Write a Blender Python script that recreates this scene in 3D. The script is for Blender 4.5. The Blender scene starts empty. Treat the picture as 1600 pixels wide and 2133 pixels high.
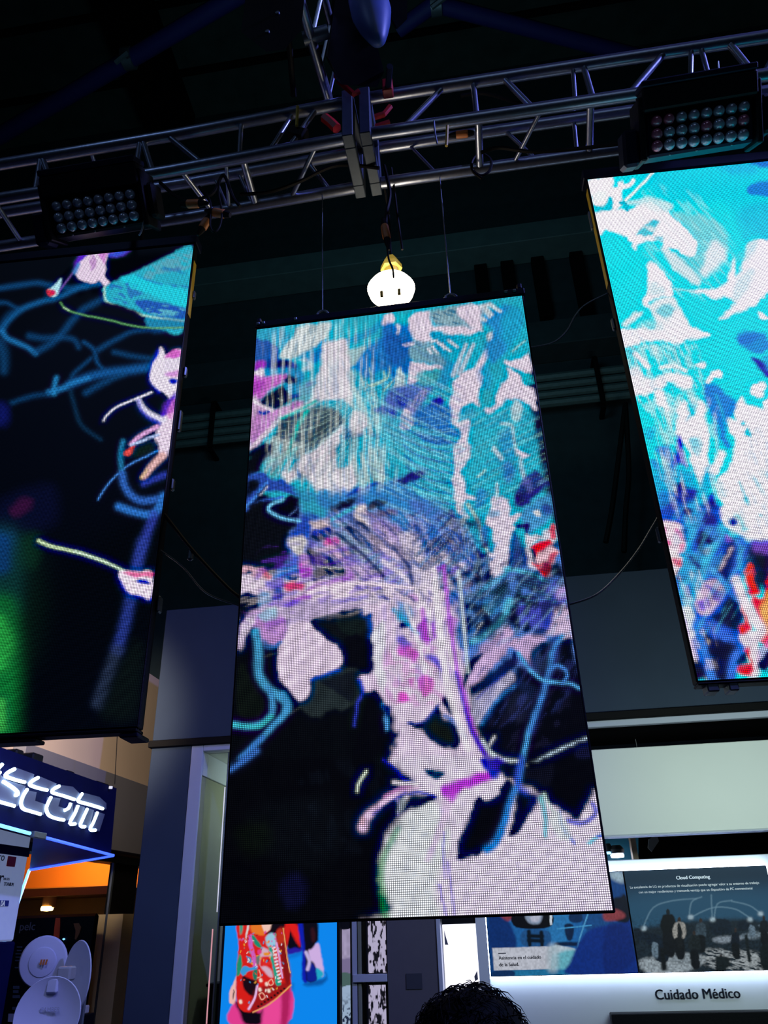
import bpy, bmesh, math, random
import numpy as np
from mathutils import Vector, Matrix
C = bpy.context.scene.collection
SC = bpy.context.scene
# ---- camera ---------------------------------------------------------------
H0 = 1.75                                   # lens height above the floor
F = 1620.0; CX, CY = 800.0, 1066.5
R = np.array([[0.98808333, 0.09584674, 0.12043562], [0.1511973, -0.45788314, -0.87606073], [-0.02882213, 0.88383054, -0.46691847]])
cd = bpy.data.cameras.new('camera'); cam = bpy.data.objects.new('camera', cd); C.objects.link(cam)
cd.sensor_fit = 'VERTICAL'; cd.sensor_height = 36.0; cd.lens = F/2133.0*36.0; cd.clip_start = 0.05; cd.clip_end = 100
u_, s_, v_ = np.linalg.svd(R); Rn = u_ @ v_
cam.matrix_world = Matrix([[*Rn[0], 0], [*Rn[1], 0], [*Rn[2], H0], [0, 0, 0, 1]])
SC.camera = cam
# ---- world, exposure, lamps and unseen fill lights ------------------------------------------
w = bpy.data.worlds.new('hall_dark'); SC.world = w; w.use_nodes = True
w.node_tree.nodes['Background'].inputs[0].default_value = (0.010, 0.022, 0.030, 1); w.node_tree.nodes['Background'].inputs[1].default_value = 0.12
SC.view_settings.view_transform = 'Standard'; SC.view_settings.look = 'None'; SC.view_settings.exposure = 0.0; SC.view_settings.gamma = 1.0; SC.view_settings.use_curve_mapping = False
def lamp(name, kind, loc, energy, col, size=1., size_y=None, target=None, spot=None):
    d = bpy.data.lights.new(name, kind); o = bpy.data.objects.new(name, d); C.objects.link(o)
    d.energy = energy; d.color = col; o.location = loc
    if kind == 'AREA':
        d.size = size
        if size_y: d.shape = 'RECTANGLE'; d.size_y = size_y
    else: d.shadow_soft_size = size
    if kind == 'SPOT': d.spot_size = math.radians(spot); d.spot_blend = .7
    if target is not None: o.rotation_euler = (Vector(target)-Vector(loc)).to_track_quat('-Z', 'Y').to_euler()
    return o
lamp('hall_fill', 'AREA', (1.0, -3.0, 6.5), 14, (.50, .68, 1.0), 3, 2, target=(0.5, 6, 2.4))  # unseen fill behind the camera, added to brighten the dim hall
lamp('stand_light', 'AREA', (1.6, 4.3, 2.45), 24, (.80, 1.0, .90), 1.6, .3, target=(1.5, 6.0, 2.5))
lamp('truss_blue_light', 'SPOT', (4.5, 1.2, 7.0), 1500, (.25, .28, 1.0), .15, target=(0.6, 2.2, 4.6), spot=70)
lamp('truss_side_fill', 'SPOT', (-2.5, -1.0, 6.5), 28, (.35, .55, 1.0), .2, target=(-.6, 2.2, 4.6), spot=60)  # unseen spot added behind the camera to brighten the left truss
lamp('roof_fill', 'AREA', (-1.0, 3.5, 6.5), 24, (.30, .80, .95), 2, 2, target=(0, 8.5, 10.5))  # unseen fill added to bring out the dark back wall and girder
lamp('shop_light', 'POINT', (-4.0, 7.3, 2.38), 22, (1.0, .50, .12), .15)
lamp('side_wall_fill', 'SPOT', (-2.6, 3.6, 3.6), 480, (1.0, .80, .58), .15, target=(-3.4, 6.0, 3.25), spot=46)  # unseen spot added off frame to brighten the beige side wall
lamp('room_light', 'POINT', (-1.7, 7.0, 2.7), 14, (.90, 1.0, .85), .1)
lamp('dish_fill', 'AREA', (-2.3, 3.6, 2.9), 8, (.50, .55, 1.0), .4, .4, target=(-3.0, 5.3, 1.5))  # unseen fill added to brighten the dishes
def r(px, py):
    c = np.array([px-CX, CY-py, -F]); v = R @ c; return v/v[1]
def P(px, py, Y):                            # the point seen at px,py that lies at depth Y
    v = r(px, py)*Y; return Vector((v[0], v[1], v[2]+H0))
def PX(px, py, X):
    v = r(px, py); v = v*(X/v[0]); return Vector((v[0], v[1], v[2]+H0))
def PZ(px, py, Z):
    v = r(px, py); v = v*((Z-H0)/v[2]); return Vector((v[0], v[1], v[2]+H0))
def xz(px, py, Y): p = P(px, py, Y); return p.x, p.z
# ---- materials --------------------------------------------------------------
DULL = ('black_powder_coat', 'black_trim', 'roof_beam', 'black_poster', 'navy_sign_board', 'black_hair', 'black_rubber', 'dark_blue_steel', 'grey_fascia_board', 'dark_shirt')
def nt(name):
    m = bpy.data.materials.new(name); m.use_nodes = True; t = m.node_tree; return m, t, t.nodes['Principled BSDF']
def mat(name, col, rough=.6, metal=0., bump=0., nscale=20., vary=.12, emit=None, es=1., coat=0.):
    m, t, b = nt(name)
    n = t.nodes.new('ShaderNodeTexNoise'); n.inputs['Scale'].default_value = nscale; n.inputs['Detail'].default_value = 5
    tc = t.nodes.new('ShaderNodeTexCoord'); t.links.new(tc.outputs['Object'], n.inputs['Vector'])
    mx = t.nodes.new('ShaderNodeMix'); mx.data_type = 'RGBA'; c = np.array(col)
    mx.inputs[6].default_value = (*(c*(1-vary)), 1); mx.inputs[7].default_value = (*np.minimum(c*(1+vary), 1), 1)
    t.links.new(n.outputs['Fac'], mx.inputs[0]); t.links.new(mx.outputs[2], b.inputs['Base Color'])
    b.inputs['Roughness'].default_value = rough; b.inputs['Metallic'].default_value = metal
    if name in DULL: b.inputs['Specular IOR Level'].default_value = .12
    if coat: b.inputs['Coat Weight'].default_value = coat
    if bump:
        bm = t.nodes.new('ShaderNodeBump'); bm.inputs['Strength'].default_value = bump; bm.inputs['Distance'].default_value = .01
        t.links.new(n.outputs['Fac'], bm.inputs['Height']); t.links.new(bm.outputs['Normal'], b.inputs['Normal'])
    if emit: b.inputs['Emission Color'].default_value = (*emit, 1); b.inputs['Emission Strength'].default_value = es
    return m
def ledmat(name, pitch, gain, dots=True, dark=(.004, .005, .008)):
    m, t, b = nt(name); N = t.nodes.new; L = t.links.new
    b.inputs['Base Color'].default_value = (*dark, 1); b.inputs['Roughness'].default_value = .55
    b.inputs['Specular IOR Level'].default_value = .2
    a = N('ShaderNodeAttribute'); a.attribute_name = 'led'
    L(a.outputs['Color'], b.inputs['Emission Color'])
    def M(op, x, y=None, z=None):
        k = N('ShaderNodeMath'); k.operation = op
        for i, q in enumerate((x, y, z)):
            if q is None: continue
            if isinstance(q, (int, float)): k.inputs[i].default_value = q
            else: L(q, k.inputs[i])
        return k.outputs[0]
    if dots:
        tc = N('ShaderNodeTexCoord'); sp = N('ShaderNodeSeparateXYZ'); L(tc.outputs['Object'], sp.inputs[0]); o = []
        for ax in ('X', 'Z'):
            f = M('FRACT', M('MULTIPLY', sp.outputs[ax], 1/pitch)); d = M('ABSOLUTE', M('SUBTRACT', f, .5))
            mr = N('ShaderNodeMapRange'); mr.interpolation_type = 'SMOOTHSTEP'; L(d, mr.inputs[0])
            mr.inputs[1].default_value = .28; mr.inputs[2].default_value = .44; mr.inputs[3].default_value = 1; mr.inputs[4].default_value = .06
            o.append(mr.outputs[0])
        L(M('MULTIPLY', M('MULTIPLY', o[0], o[1]), gain), b.inputs['Emission Strength'])
    else: b.inputs['Emission Strength'].default_value = gain
    return m
M_ = dict(
 alu=mat('aluminium', (.30, .33, .42), .34, .9, .05, 60, .2), blk=mat('black_powder_coat', (.006, .007, .010), .5, 0, .1, 80, .3),
 navy=mat('dark_blue_steel', (.008, .011, .03), .45, .3, .05, 40, .2), rub=mat('black_rubber', (.006, .006, .007), .6, 0, 0, 30, .2),
 orange=mat('orange_connector', (.60, .19, .05), .5, 0, .1, 60, .2), red=mat('red_plastic', (.45, .01, .012), .45, 0, .05, 40, .15),
 yel=mat('yellow_strap', (.55, .36, .02), .55, 0, .1, 50, .2), steel=mat('galvanised_steel', (.15, .18, .22), .45, .7, .08, 50, .2),
 lens=mat('clear_lens', (.28, .34, .46), .08, .25, 0, 90, .5, coat=1.), lensr=mat('red_lens', (.42, .12, .20), .1, .2, 0, 90, .5, coat=1.),
 wall=mat('hall_cladding', (.015, .034, .045), .85, 0, .2, 6, .4), roof=mat('roof_sheet', (.030, .055, .055), .85, 0, .2, 3, .6),
 beam=mat('roof_beam', (.002, .002, .003), .8, 0, .1, 8, .3), beamg=mat('grey_beam', (.075, .13, .14), .7, 0, .1, 5, .3),
 duct=mat('service_pipe', (.09, .15, .16), .5, .2, .05, 20, .3), bluebar=mat('blue_light_tint_tube', (.006, .005, .11), .7, 0, .05, 20, .2),  # roof ties: blue light from the stage is put into the tube colour
 floor=mat('grey_carpet', (.05, .055, .06), .95, 0, .4, 200, .3),
 fas=mat('grey_fascia_board', (.038, .056, .092), .85, 0, .03, 2.2, .16), trimb=mat('black_trim', (.003, .003, .004), .6, 0, 0, 10, .2),
 framec=mat('dull_frame_steel', (.05, .07, .10), .6, .2, .05, 40, .2), white=mat('white_laminate', (.66, .70, .70), .55, 0, .01, 3, .03), whp=mat('white_panel', (.60, .66, .74), .6, 0, .01, 3, .03), ltg=mat('pale_grey_frame', (.42, .46, .58), .55, 0, .02, 4, .05),
 beige=mat('beige_plaster', (.55, .43, .33), .8, 0, .05, 3, .06), gdark=mat('dark_grey_plaster', (.14, .14, .17), .8, 0, .05, 3, .08),
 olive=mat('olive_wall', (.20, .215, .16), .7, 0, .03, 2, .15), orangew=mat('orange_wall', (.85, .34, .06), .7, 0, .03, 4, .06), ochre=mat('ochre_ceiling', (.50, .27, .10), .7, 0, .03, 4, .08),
 signb=mat('navy_sign_board', (.002, .004, .05), .8, 0, .02, 10, .2), face=mat('grey_letter_face', (.16, .18, .26), .5, 0, 0, 10, .08),
 neonw=mat('white_neon', (.9, .9, .9), .4, emit=(.55, .80, 1.0), es=4.), neonb=mat('blue_neon', (.1, .2, .9), .4, emit=(.04, .10, 1.0), es=2.2), neonc=mat('cyan_neon', (.1, .5, .9), .4, emit=(.15, .45, 1.0), es=2.6),
 halo=mat('white_led_strip', (.9, .9, .9), .4, emit=(.62, .74, 1.0), es=13.), lamp=mat('lamp_glass', (.9, .9, .9), .3, emit=(1.0, .86, .62), es=9.), lampt=mat('yellow_lamp_cap', (.75, .55, .10), .45, 0, .1, 20, .2, emit=(1., .70, .10), es=.25),
 ink=mat('dark_navy_ink', (.012, .02, .045), .6), inkw=mat('white_ink', (.7, .75, .8), .6, emit=(.6, .7, .8), es=.35), inkg=mat('grey_ink', (.08, .09, .13), .6), inkgold=mat('grey_print', (.10, .10, .10), .6),
 dish=mat('white_dish_plastic', (.58, .62, .80), .5, 0, .02, 8, .05), poster=mat('black_poster', (.004, .004, .005), .5, 0, 0, 10, .2), redp=mat('orange_red_print', (.70, .07, .01), .5),
 maroon=mat('dark_red_banner', (.075, .008, .012), .6, 0, .03, 8, .3), bannerw=mat('white_banner', (.50, .50, .52), .6), skin=mat('skin', (.28, .16, .11), .6), hair=mat('black_hair', (.001, .001, .0015), .75), shirt=mat('dark_shirt', (.015, .016, .02), .8),
 lit=mat('backlit_white_panel', (.8, .8, .8), .5, emit=(.95, .92, 1.0), es=1.1), spot=mat('ceiling_spot', (.9, .9, .8), .4, emit=(1., .65, .2), es=9.), glassb=mat('blue_glow_lamp', (.2, .5, .9), .3, emit=(.25, .65, 1.), es=3.),
 tube=mat('pale_highlight_and_indicator', (.8, .8, .8), .4, emit=(.62, .62, .66), es=.8), pinkt=mat('pink_edge_highlight', (.8, .5, .5), .4, emit=(.75, .32, .36), es=.8), gpatch=mat('pale_grey_label', (.30, .32, .36), .6), ylt=mat('cream_pillar', (.70, .55, .30), .6, 0, .02, 4, .06))
def glass():
    m, t, b = nt('clear_glass'); b.inputs['Base Color'].default_value = (.75, .85, .8, 1); b.inputs['Transmission Weight'].default_value = 1; b.inputs['Roughness'].default_value = .02; b.inputs['IOR'].default_value = 1.05; return m
M_['glass'] = glass()
# ---- mesh helpers -------------------------------------------------------------
class MB:
    def __init__(s): s.v = []; s.f = []
    def add(s, v, f): n = len(s.v); s.v += [tuple(q) for q in v]; s.f += [tuple(i+n for i in g) for g in f]; return s
    def box(s, x0, x1, y0, y1, z0, z1, b=0.):
        if b:
            b = min(b, abs(x1-x0)*.4, abs(y1-y0)*.4, abs(z1-z0)*.4); bm = bmesh.new(); bmesh.ops.create_cube(bm, size=1)
            for q in bm.verts: q.co = Vector(((x0+x1)/2+q.co.x*(x1-x0), (y0+y1)/2+q.co.y*(y1-y0), (z0+z1)/2+q.co.z*(z1-z0)))
            bmesh.ops.bevel(bm, geom=bm.edges[:], offset=b, segments=1, affect='EDGES'); bmesh.ops.recalc_face_normals(bm, faces=bm.faces[:])
            bm.verts.index_update(); s.add([q.co for q in bm.verts], [[q.index for q in g.verts] for g in bm.faces]); bm.free(); return s
        v = [(x, y, z) for z in (z0, z1) for y in (y0, y1) for x in (x0, x1)]
        return s.add(v, [(0, 2, 3, 1), (4, 5, 7, 6), (0, 1, 5, 4), (2, 6, 7, 3), (0, 4, 6, 2), (1, 3, 7, 5)])
    def slab(s, pts, d):                      # polygon pts extruded by vector d
        n = len(pts); d = Vector(d); v = [Vector(q) for q in pts]+[Vector(q)+d for q in pts]
        return s.add(v, [tuple(range(n)), tuple(range(2*n-1, n-1, -1))]+[(i, i+n, (i+1) % n+n, (i+1) % n) for i in range(n)])
    def tube(s, pts, rad, seg=10, caps=True):
        pts = [Vector(q) for q in pts]; n = len(pts); rr = rad if isinstance(rad, (list, tuple)) else [rad]*n
        v = []; up = None
        for i, q in enumerate(pts):
            t = (pts[min(i+1, n-1)]-pts[max(i-1, 0)]).normalized()
            if up is None: up = t.orthogonal().normalized()
            up = (up-t*up.dot(t)).normalized(); sd = t.cross(up)
            for k in range(seg): a = 2*math.pi*k/seg; v.append(q+(up*math.cos(a)+sd*math.sin(a))*rr[i])
        f = [(i*seg+k, i*seg+(k+1) % seg, (i+1)*seg+(k+1) % seg, (i+1)*seg+k) for i in range(n-1) for k in range(seg)]
        if caps: f += [tuple(range(seg-1, -1, -1)), tuple((n-1)*seg+k for k in range(seg))]
        return s.add(v, f)
    def lathe(s, prof, M=None, seg=24, sx=1., sy=1.):   # profile (r,z) around local Z
        v = []; M = M or Matrix()
        for (q, z) in prof:
            for k in range(seg): a = 2*math.pi*k/seg; v.append(M @ Vector((q*math.cos(a)*sx, q*math.sin(a)*sy, z)))
        n = len(prof); f = [(i*seg+k, i*seg+(k+1) % seg, (i+1)*seg+(k+1) % seg, (i+1)*seg+k) for i in range(n-1) for k in range(seg)]
        f += [tuple(range(seg-1, -1, -1)), tuple((n-1)*seg+k for k in range(seg))]
        return s.add(v, f)
    def build(s, name, m, parent=None, smooth=False, **kw):
        me = bpy.data.meshes.new(name); me.from_pydata(s.v, [], s.f); me.update()
        bm = bmesh.new(); bm.from_mesh(me); bmesh.ops.recalc_face_normals(bm, faces=bm.faces[:]); bm.to_mesh(me); bm.free()
        if smooth:
            me.polygons.foreach_set('use_smooth', [True]*len(me.polygons))
            try: me.set_sharp_from_angle(angle=math.radians(40))
            except Exception: pass
        me.materials.append(M_[m] if isinstance(m, str) else m)
        o = bpy.data.objects.new(name, me); C.objects.link(o)
        if parent is not None: o.parent = parent; o.matrix_parent_inverse = Matrix.Translation(-Vector(parent.location))
        for k, q in kw.items(): o[k] = q
        return o
def thing(name, loc, label, cat, group=None):
    o = bpy.data.objects.new(name, None); C.objects.link(o); o.location = loc; o['label'] = label; o['category'] = cat; o.empty_display_size = .05
    if group: o['group'] = group
    return o
def tg(o, label, cat, group=None): o['label'] = label; o['category'] = cat; o.update_tag(); 
def solo(mb, name, m, label, cat, group=None, smooth=False):
    o = mb.build(name, m, None, smooth); o['label'] = label; o['category'] = cat
    if group: o['group'] = group
    return o
def struct(mb, name, m): o = mb.build(name, m); o['kind'] = 'structure'; return o
def curve(pts, n=8):
    p = [Vector(q) for q in pts]; o = []; m = len(p)
    for i in range(m-1):
        a, b, c, d = p[max(i-1, 0)], p[i], p[i+1], p[min(i+2, m-1)]
        for j in range(n): u = j/n; o.append(.5*(2*b+(c-a)*u+(2*a-5*b+4*c-d)*u*u+(3*b-a-3*c+d)*u**3))
    o.append(p[-1]); return o
def led(name, parent, o0, ux, uz, W, Hh, nx, nz, fn, quad, m):
    """a flat display: nx*nz lamps on a plane; fn(X,Y) paints the picture at the photo pixels spanned by quad (TL,TR,BR,BL)"""
    me = bpy.data.meshes.new(name)
    gx, gz = np.meshgrid(np.linspace(0, W, nx+1), np.linspace(0, Hh, nz+1)); v = np.stack([gx, 0*gx, gz], -1).reshape(-1, 3)
    i, j = np.meshgrid(np.arange(nx), np.arange(nz)); a = (j*(nx+1)+i).ravel(); f = np.stack([a, a+1, a+nx+2, a+nx+1], 1)
    me.vertices.add(len(v)); me.vertices.foreach_set('co', v.astype(np.float32).ravel())
    me.loops.add(f.size); me.loops.foreach_set('vertex_index', f.ravel().astype(np.int32)); me.polygons.add(len(f)); me.polygons.foreach_set('loop_start', np.arange(0, f.size, 4, dtype=np.int32)); me.update(calc_edges=True)
    A = []; B = []
    for (x, y), (X, Y) in zip(((0, 1), (1, 1), (1, 0), (0, 0)), quad):
        A.append([x, y, 1, 0, 0, 0, -x*X, -y*X]); B.append(X); A.append([0, 0, 0, x, y, 1, -x*Y, -y*Y]); B.append(Y)
    h = np.linalg.solve(np.array(A, float), np.array(B, float)); uu = (i.ravel()+.5)/nx; vv = (j.ravel()+.5)/nz; q = h[6]*uu+h[7]*vv+1
    X = ((h[0]*uu+h[1]*vv+h[2])/q); Y = ((h[3]*uu+h[4]*vv+h[5])/q)
    pic = np.array(fn(X, Y)).reshape(nz, nx, 3)
    def blur(a, k):
        for ax in (0, 1):
            p_ = np.pad(a, [(len(k)//2,)*2 if q == ax else (0, 0) for q in range(3)], mode='edge'); a = sum(w_*np.take(p_, np.arange(i_, i_+a.shape[ax]), axis=ax) for i_, w_ in enumerate(k))
        return a
    if nx > 170:
        b1 = blur(pic, [.25, .5, .25]); b2 = blur(b1, list(np.ones(7)/7)); pic = pic*.5+b1*.5; lum = b2.mean(-1)-pic.mean(-1)
        pic = pic+np.clip(lum, 0, .12)[..., None]*np.array([.05, .14, .55])       # bluish glow round bright shapes, mixed into the lamp colours
        pic = np.clip(pic+(pic-b2)*.25, 0, 1)
    c = np.ones((len(f), 4), np.float32); c[:, :3] = pic.reshape(-1, 3)
    at = me.attributes.new('led', 'FLOAT_COLOR', 'FACE'); at.data.foreach_set('color', c.ravel())
    me.materials.append(m); o = bpy.data.objects.new(name, me); C.objects.link(o); ux = Vector(ux).normalized(); uz = Vector(uz); uy = uz.cross(ux)
    wm = Matrix.Translation(Vector(o0)) @ Matrix(((ux.x, uy.x, uz.x, 0), (ux.y, uy.y, uz.y, 0), (ux.z, uy.z, uz.z, 0), (0, 0, 0, 1)))
    if parent: o.parent = parent; o.matrix_parent_inverse = Matrix.Translation(-Vector(parent.location))
    o.matrix_basis = wm
    return o
def text(s, name, parent, p0, ux, uz, width, m, depth=.003, height=None, shear=0., bold=0., double=0.):
    cu = bpy.data.curves.new('t', 'FONT'); cu.body = s; cu.size = 1; cu.shear = shear; cu.extrude = 0;  cu.resolution_u = 3; ob = bpy.data.objects.new('t', cu); C.objects.link(ob)
    bpy.context.view_layer.update(); dg = bpy.context.evaluated_depsgraph_get(); me = bpy.data.meshes.new_from_object(ob.evaluated_get(dg)); bpy.data.objects.remove(ob); bpy.data.curves.remove(cu)
    co = np.array([v.co for v in me.vertices]); x0, x1 = co[:, 0].min(), co[:, 0].max(); k = width/(x1-x0); kz = k if height is None else height/(co[:, 1].max()-co[:, 1].min()); ux = Vector(ux).normalized(); uz = Vector(uz); n = ux.cross(uz).normalized()
    bm = bmesh.new(); bm.from_mesh(me)
    for v in bm.verts: v.co = Vector(p0)+ux*((v.co.x-x0)*k)+uz*(v.co.y*kz)
    if double:
        dd = bmesh.ops.duplicate(bm, geom=bm.verts[:]+bm.edges[:]+bm.faces[:]); bmesh.ops.translate(bm, vec=ux*double, verts=[e for e in dd['geom'] if isinstance(e, bmesh.types.BMVert)])
    g = bmesh.ops.extrude_face_region(bm, geom=bm.faces[:]); 
    for v in [e for e in g['geom'] if isinstance(e, bmesh.types.BMVert)]: v.co += n*depth
    bmesh.ops.recalc_face_normals(bm, faces=bm.faces[:]); bm.to_mesh(me); bm.free(); me.name = name
    me.materials.clear(); me.materials.append(M_[m]); o = bpy.data.objects.new(name, me); C.objects.link(o)
    if parent: o.parent = parent; o.matrix_parent_inverse = Matrix.Translation(-Vector(parent.location))
    return o
# ---- pictures shown on the screens ----
def hx(c):
    c=np.array([int(c[i:i+2],16) for i in (0,2,4)])/255.
    return np.where(c<=.04045,c/12.92,((c+.055)/1.055)**2.4)
def vnoise(x,y,seed=0):
    xi=np.floor(x).astype(np.int64); yi=np.floor(y).astype(np.int64); fx=x-xi; fy=y-yi
    fx=fx*fx*(3-2*fx); fy=fy*fy*(3-2*fy)
    def h(a,b):
        n=(a*374761393+b*668265263+seed*1442695041)&0xffffffff
        n=((n^(n>>13))*1274126177)&0xffffffff
        return ((n^(n>>16))&0xffff)/65535.
    return (h(xi,yi)*(1-fx)+h(xi+1,yi)*fx)*(1-fy)+(h(xi,yi+1)*(1-fx)+h(xi+1,yi+1)*fx)*fy
def sst(t): t=np.clip(t,0,1); return t*t*(3-2*t)
class Paint:
    """paints a picture file for an LED wall: colours at sample points"""
    def __init__(s,X,Y,base):
        s.X0,s.Y0=X,Y; s.C=np.zeros(X.shape+(3,))+hx(base); s.T=(0,0,1.); s.warp(3,14)
    def warp(s,a,sc):
        X,Y=s.X0,s.Y0
        s.X=X+a*(vnoise(X/sc,Y/sc,1)-.5)*2+a*.5*(vnoise(X/sc*2.3,Y/sc*2.3,2)-.5)*2
        s.Y=Y+a*(vnoise(X/sc,Y/sc,3)-.5)*2+a*.5*(vnoise(X/sc*2.3,Y/sc*2.3,4)-.5)*2
    def V(s,ox,oy,k): s.T=(ox,oy,k)
    def pts(s,t,closed,n=5):
        p=np.array(t,float).reshape(-1,2)/s.T[2]+np.array(s.T[:2])
        if len(p)<3: return p
        o=[]; m=len(p); rng=range(m) if closed else range(m-1)
        for i in rng:
            g=(lambda k:p[k%m]) if closed else (lambda k:p[min(max(k,0),m-1)])
            a,b,c,d=g(i-1),g(i),g(i+1),g(i+2)
            for j in range(n):
                u=j/n; o.append(.5*(2*b+(c-a)*u+(2*a-5*b+4*c-d)*u*u+(3*b-a-3*c+d)*u**3))
        if not closed: o.append(p[-1])
        return np.array(o)
    def box(s,p,m):
        x0,y0=p.min(0)-m; x1,y1=p.max(0)+m
        return np.nonzero((s.X>x0)&(s.X<x1)&(s.Y>y0)&(s.Y<y1))
    def seg(s,p,X,Y,closed):
        d=np.full(X.shape,1e9); w=np.zeros(X.shape); ins=np.zeros(X.shape,bool); m=len(p)
        for i in range(m if closed else m-1):
            a=p[i]; b=p[(i+1)%m]; e=b-a; L=e@e+1e-9
            t=np.clip(((X-a[0])*e[0]+(Y-a[1])*e[1])/L,0,1)
            q=np.hypot(X-a[0]-t*e[0],Y-a[1]-t*e[1]); k=q<d; d[k]=q[k]; w[k]=((i+t)/max(m-1,1))[k]
            if closed:
                c=((a[1]>Y)!=(b[1]>Y)); 
                if c.any(): ins^=c&(X<a[0]+(Y-a[1])*e[0]/(e[1] if abs(e[1])>1e-9 else 1e-9))
        return d,w,ins
    def mix(s,I,col,a): s.C[I]=s.C[I]*(1-a[:,None])+hx(col)*a[:,None]
    def P(s,col,soft,t,al=1.,tex=None):
        p=s.pts(t,True,1 if soft<=1.2 else 5); I=s.box(p,soft*2+2); X,Y=s.X[I],s.Y[I]
        if not len(X): return
        d,_,ins=s.seg(p,X,Y,True); d=np.where(ins,-d,d)
        a=al*sst(.5-d/(2.*soft))
        if tex:                      # (angle deg, length, width, lo, hi, seed) : streaks
            an,ln,wd,lo,hi,sd=tex; an=np.radians(an); X,Y=s.X0[I],s.Y0[I]
            u=X*np.cos(an)+Y*np.sin(an); v=-X*np.sin(an)+Y*np.cos(an)
            a=a*sst((vnoise(u/ln,v/wd,sd)*.65+vnoise(u/ln*2,v/wd*2,sd+9)*.35-lo)/(hi-lo))
        s.mix(I,col,a)
    def S(s,col,w0,w1,soft,t,al=1.):
        p=s.pts(t,False); I=s.box(p,max(w0,w1)+soft*3+2); X,Y=s.X0[I]*.7+s.X[I]*.3,s.Y0[I]*.7+s.Y[I]*.3
        if not len(X): return
        d,w,_=s.seg(p,X,Y,False); hw=(w0+(w1-w0)*w)/2; a=al*np.exp(-(np.maximum(d-hw*.45,0)/(hw*.5+soft*.62))**2*1.2); s.mix(I,col,a)
    def F(s,col,w,soft,cen,r0,r1,a0,a1,n,al=.7,bend=0.,seed=0):     # fan of fine curved rays
        cx,cy=cen[0]/s.T[2]+s.T[0],cen[1]/s.T[2]+s.T[1]; r0/=s.T[2]; r1/=s.T[2]
        rs=np.random.RandomState(seed)
        T=s.T
        for i in range(n):
            a=np.radians(a0+(a1-a0)*(i+rs.rand()*.6)/n); q0=r0*(1+.2*rs.rand()); q1=r1*(.75+.25*rs.rand()); pts=[]
            for k in range(4):
                r=q0+(q1-q0)*k/3; b=a+np.radians(bend)*(k/3)**1.5; pts+= [cx+r*np.cos(b),cy+r*np.sin(b)]
            s.T=(0,0,1.); s.S(col,w,w*.4,soft,pts,al); s.T=T

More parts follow.
